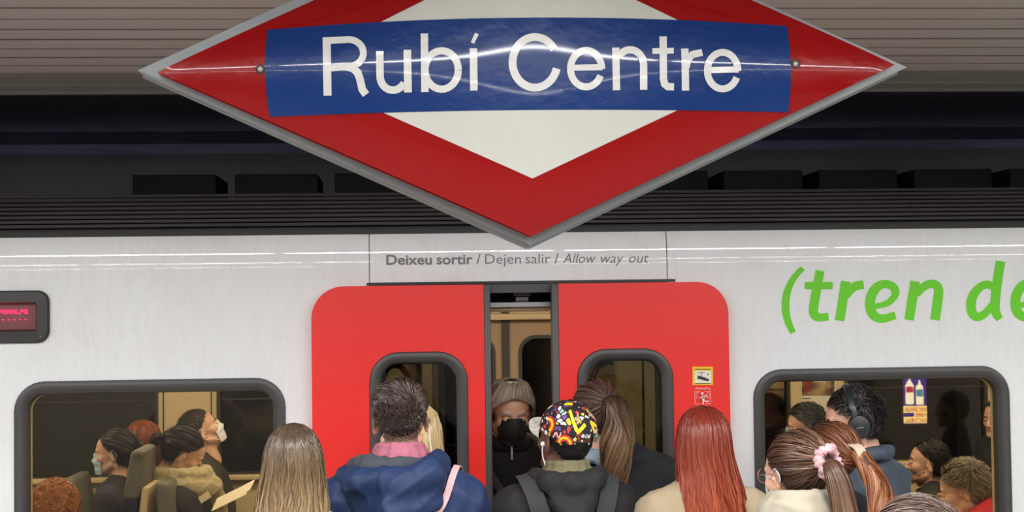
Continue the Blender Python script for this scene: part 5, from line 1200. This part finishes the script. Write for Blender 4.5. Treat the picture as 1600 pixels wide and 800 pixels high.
for s in (-1, 1):
    R_ = rot(0, 0, 0); cx = s*.094
    cup = [(.0, .024), (.006, .034), (.016, .037), (.022, .030), (.024, .0)]
    prof = [(s*.078, .030), (s*.084, .038), (s*.096, .041), (s*.108, .037), (s*.112, .022), (s*.1125, .001)]
    V = np.array([(x, r_*math.cos(a)*.92-.010, r_*math.sin(a)*1.08-.014) for x, r_ in prof for a in np.linspace(0, 2*math.pi, 29)[:-1]]); F = [(i*28+j, i*28+(j+1) % 28, (i+1)*28+(j+1) % 28, (i+1)*28+j) for i in range(5) for j in range(28)]
    e_ = mesh('ear_cup', hh((V, F)), M_hp, hp, sharp=50)
    mesh('pad', hh(tube([(s*.079, .030*math.cos(a)-.010, .036*math.sin(a)-.014) for a in np.linspace(0, 2*math.pi, 25)[:-1]], .010, 8, closed=True)), mat('pad_black', rgb(24, 24, 26), rough=.6), e_)
    mesh('slider', hh(box(s*.098-.004, s*.098+.004, -.008, .010, .016, .060, .002)), M_hs, e_)
    if s < 0: mesh('lettering', hh(box(-.1132, -.1120, -.022, .002, -.017, -.014)), mat('text_silver', rgb(130, 130, 134), rough=.3), e_)
# 10 nearest head at the lower right
P = person('person with smooth chestnut hair nearest the camera at the lower right, head bowed left', 1410, 786, 2.95, yaw=58, pitch=-22, byaw=30, skin=SK1, fem=True, hs=.94, coat=fabric('coat_black', rgb(34, 34, 38)), hands='front', fade=.8)
pull_hair(P, *H_front, (0, -.118, -.02), n=7000, seed=101, w=.0009, vol=1.04, zoff=.0, bump_=.001)
tail(P, *H_front, [(0, -.120, -.02), (0, -.15, -.05), (0, -.16, -.14), (0, -.16, -.22)], [.02, .034, .03, .01], n=1200, seed=102)
face(P, SK1, H_front[0], .5)
# 11 grey-haired man in the doorway
P = person('grey haired man in black coat and black mask looking down in the open train doorway', 797, 589, 6.0, yaw=188, pitch=-16, byaw=182, floor=FZ, skin=SK4, coat=fabric('coat_black3', rgb(28, 27, 28), wr=.3), puff=.034, hands='down', fade=.5, bs=.99, fwd=.04, crown=.135, hs=1.04)
long_hair(P, *H_gr, [(.132, 0, -.01, .003, .003), (.126, 0, -.006, .040, .045), (.108, 0, -.006, .070, .080), (.07, 0, -.010, .090, .102), (.03, .0, -.015, .096, .106), (-.02, 0, -.025, .097, .098), (-.06, .0, -.04, .093, .085)], n=2600, phi=(-104, 104), seed=111, k=10, wave=.02, ends=.02, w=.0013, lay=.10)
r_ = np.random.default_rng(4); n = 1500; A = np.radians(r_.uniform(-62, 62, n)); t = np.linspace(0, 1, 8); sd_ = np.sign(A+.15)
Q = np.stack([np.outer(np.sin(A)*.03, 1-t)+(np.sin(A)*.096)[:, None]*t, .03+np.outer(np.cos(A), .066*np.sin(t*1.6)), .134-.066*t[None, :]**1.8*(1+.25*r_.uniform(-1, 1, n))[:, None]*(.42+.85*np.abs(np.sin(A))**1.3)[:, None]+.014*np.sin(t*3.14)], 2)
Q += cloud(Q, 22, 7)*.011*t[None, :, None]
V, F, al = ribbons(Q, .0013, HO, .6); finish(P, V, F, al, cap_shell(1.02, -.04), *H_gr, name='fringe')
face(P, SK4, H_gr[0], .75); mask(P, M_mk, 'cup')
bpart(P, 'stand_collar', chain(ringchain((0, -.0, 1.505), .085, .085, .03, (0, -.010)), .024, .015), fabric('coat_black3', rgb(28, 27, 28)), .008, .004)
mesh('zip', (lambda v: (app(P.ML, v[0]), v[1]))(box(-.004, .004, .108, .114, 1.44, 1.50)), mat('zip_silver', rgb(190, 190, 186), rough=.3, metal=.6), P.root)
bag = empty('shoulder_bag', P.root.location[:], 'dark shoulder bag strap across the chest of the grey haired man', 'bag')
strap(P, 'strap', [(.15, -.08, 1.44), (.15, .0, 1.47), (.12, .09, 1.43), (.04, .15, 1.30), (-.06, .16, 1.12), (-.16, .10, .95)], .032, M_strap, bag)
mesh('pouch', (lambda v: (app(P.MB, v[0]), v[1]))(box(-.33, -.25, -.12, .14, .76, .96, .025)), M_strap, bag)

# ---- inside the left window
IN = dict(floor=FZ, seated=True)
P = person('passenger with curly ginger hair low at the left window edge', 86, 752, 6.35, yaw=35, skin=SK1, fem=True, coat=fabric('coat_navyp', rgb(60, 52, 84)), hands='lap', hs=1.12, fade=1.0, **IN)
short_hair(P, *H_gi, n=4500, length=.060, comb_=(0, 0, -.4), lift=1.2, swirl=1.2, w=.0010, k=8, curl=1.3, seed=121, zoff=-.25)
P = person('woman in dark coat and pale mask facing left in the left window', 181, 671, 7.45, yaw=86, pitch=-2, byaw=86, skin=SK2, fem=True, coat=fabric('coat_dark1', rgb(46, 44, 50)), hands='lap', lean=4, **IN)
pull_hair(P, *H_bk, (0, -.12, -.02), n=2000, seed=131, vol=1.05, bump_=.01); tail(P, *H_bk, [(0, -.125, -.02), (0, -.14, -.07), (0, -.13, -.15)], [.03, .045, .04], n=700, seed=132)
face(P, SK2, H_bk[0], .3); mask(P, M_mb)
P = person('passenger with reddish hair seen over the seat back, beside the beige pillar', 222, 657, 8.2, yaw=60, skin=SK1, fem=True, coat=fabric('coat_dark1', rgb(46, 44, 50)), hands='lap', **IN)
long_hair(P, *H_rd, [(.128, 0, -.01, .003, .003), (.118, 0, -.012, .045, .05), (.09, 0, -.015, .080, .092), (.04, 0, -.018, .098, .110), (-.04, .0, -.02, .106, .112), (-.12, 0, -.03, .106, .10), (-.2, 0, -.03, .10, .08)], n=1800, phi=(-135, 135), seed=141)
P = person('woman with dark hair tied back and a cream scarf, bowed over papers', 296, 672, 6.95, yaw=-78, pitch=-30, byaw=-80, skin=SK4, fem=True, coat=fabric('jacket_puffer', rgb(44, 40, 38), wr=.8), puff=.035, hands='read', neckdrop=-.01, **IN)
pull_hair(P, *H_bk, (0, -.12, .02), n=2400, seed=151); tail(P, *H_bk, [(0, -.125, .02), (0, -.15, .0), (0, -.15, -.06)], [.03, .04, .02], n=600, seed=152)
face(P, SK4, H_bk[0], .9)
bpart(P, 'scarf', chain(ringchain((0, .01, 1.13), .085, .10, .03, (0, .0)), .034, .02)+chain(ringchain((0, .02, 1.085), .105, .12, .03, (0, -.012)), .038, .02)+chain([(.02, .14, 1.08), (.0, .17, 1.0), (-.02, .17, .92)], .036, .02), fabric('scarf_wool', rgb(186, 172, 132), wr=.8, wscale=30), .008, .010, seed=33, fs=1.7)
hm_ = (P.hand['l']+P.hand['r'])/2
bk = empty('papers', hm_, 'open white papers held by the woman with the cream scarf', 'papers')
def sheetq(c, ux, uy, w_, h_): ux = np.array(ux, float); ux /= np.linalg.norm(ux); uy = np.array(uy, float); uy /= np.linalg.norm(uy); nn = np.cross(ux, uy)*.002; L = [c-ux*w_-uy*h_, c+ux*w_-uy*h_, c+ux*w_+uy*h_, c-ux*w_+uy*h_]; return np.array(L+[l+nn for l in L]), [(0, 1, 2, 3), (7, 6, 5, 4), (0, 4, 5, 1), (1, 5, 6, 2), (2, 6, 7, 3), (3, 7, 4, 0)]
M_paper = mat('paper_white', rgb(226, 214, 180), rough=.7)
c = at_y(362, 776, 6.72); mesh('page', sheetq(c, (.9, 0, .42), (.1, .9, .35), .085, .06), M_paper, bk, smooth=False); mesh('page', sheetq(c+[.02, .02, .012], (.9, 0, .46), (.1, .9, .30), .080, .055), M_paper, bk, smooth=False)
ph = mesh('phone', sheetq(at_y(320, 777, 6.62), (.8, 0, .5), (-.45, .3, .8), .026, .016), mat('phone_case', rgb(216, 196, 160), rough=.4)); tag(ph, 'small cream coloured phone above the papers', 'phone')
P = person('man asleep with head tipped back and a white mask, against the beige pillar', 300, 645, 8.0, yaw=-72, pitch=30, byaw=-78, skin=SK4, coat=fabric('jacket_olive', rgb(58, 54, 44)), hands='lap', puff=.035, fade=1.0, lean=8, **IN)
short_hair(P, *H_dk, n=1800, length=.012, comb_=(0, .3, 0), lift=.8, w=.0012, seed=161)
face(P, SK4, H_dk[0], 1.0); mask(P, M_mw)
# ---- inside the right window
P = person('dark haired man in a pale blue mask facing left before the poster', 1259, 632, 8.05, yaw=78, pitch=-4, byaw=70, skin=SK2, coat=fabric('coat_dark1', rgb(46, 44, 50)), hands='lap', fade=.9, **IN)
short_hair(P, *H_bk, n=2400, length=.028, comb_=(0, .5, .2), lift=.6, swirl=.4, w=.0013, seed=171, topmul=1.3)
face(P, SK2, H_bk[0], .4); mask(P, M_mb)
P = person('bearded man dozing in a dark jacket in the right window, chin lowered', 1455, 690, 7.7, yaw=72, pitch=8, byaw=60, skin=SK2, coat=fabric('jacket_dk', rgb(44, 42, 38)), hands='lap', fade=1.0, crown=.118, **IN)
short_hair(P, *H_bk, n=2200, length=.016, comb_=(0, .3, 0), lift=.7, w=.0013, seed=181)
face(P, SK2, H_bk[0], 1.0)
r_ = np.random.default_rng(8); n = 1500; B0 = np.stack([r_.uniform(-.062, .062, n), r_.uniform(.0, .10, n), r_.uniform(-.112, -.045, n)], 1); B0 = B0[~((np.abs(B0[:, 0]) < .028) & (B0[:, 2] > -.080) & (B0[:, 2] < -.052))]
B1, g = project(HEADP, B0, .0005); Q = B1[:, None, :]+(g*.004+np.array([0, 0, -.006]))[:, None, :]*np.linspace(0, 1, 3)[None, :, None]; V, F, al = ribbons(Q, .0010, HO, .4); finish(P, V, F, al, None, *H_bk, name='beard')
P = person('mousy haired passenger in a red jacket resting the face on one hand', 1502, 718, 6.75, yaw=62, pitch=-14, byaw=50, skin=SK4, coat=fabric('jacket_red', rgb(196, 30, 30)), hands='face', fade=.6, crown=.128, hs=1.1, fwd=.09, neckdrop=-.06, **IN)
short_hair(P, *H_gm, n=3200, length=.036, comb_=(.3, .3, -.2), lift=.5, swirl=1.0, w=.0013, seed=191)
face(P, SK4, H_gm[0], 1.0)
P = person('young man in a dark coat against the beige pillar, at the window\'s right edge', 1560, 622, 8.15, yaw=122, pitch=-3, byaw=110, skin=SK2, coat=fabric('coat_dark1', rgb(46, 44, 50)), hands='lap', fade=.9, floor=FZ, seated=False, hs=.92)
short_hair(P, *H_bk, n=1500, length=.014, lift=.6, w=.0013, seed=201); face(P, SK2, H_bk[0], .3)
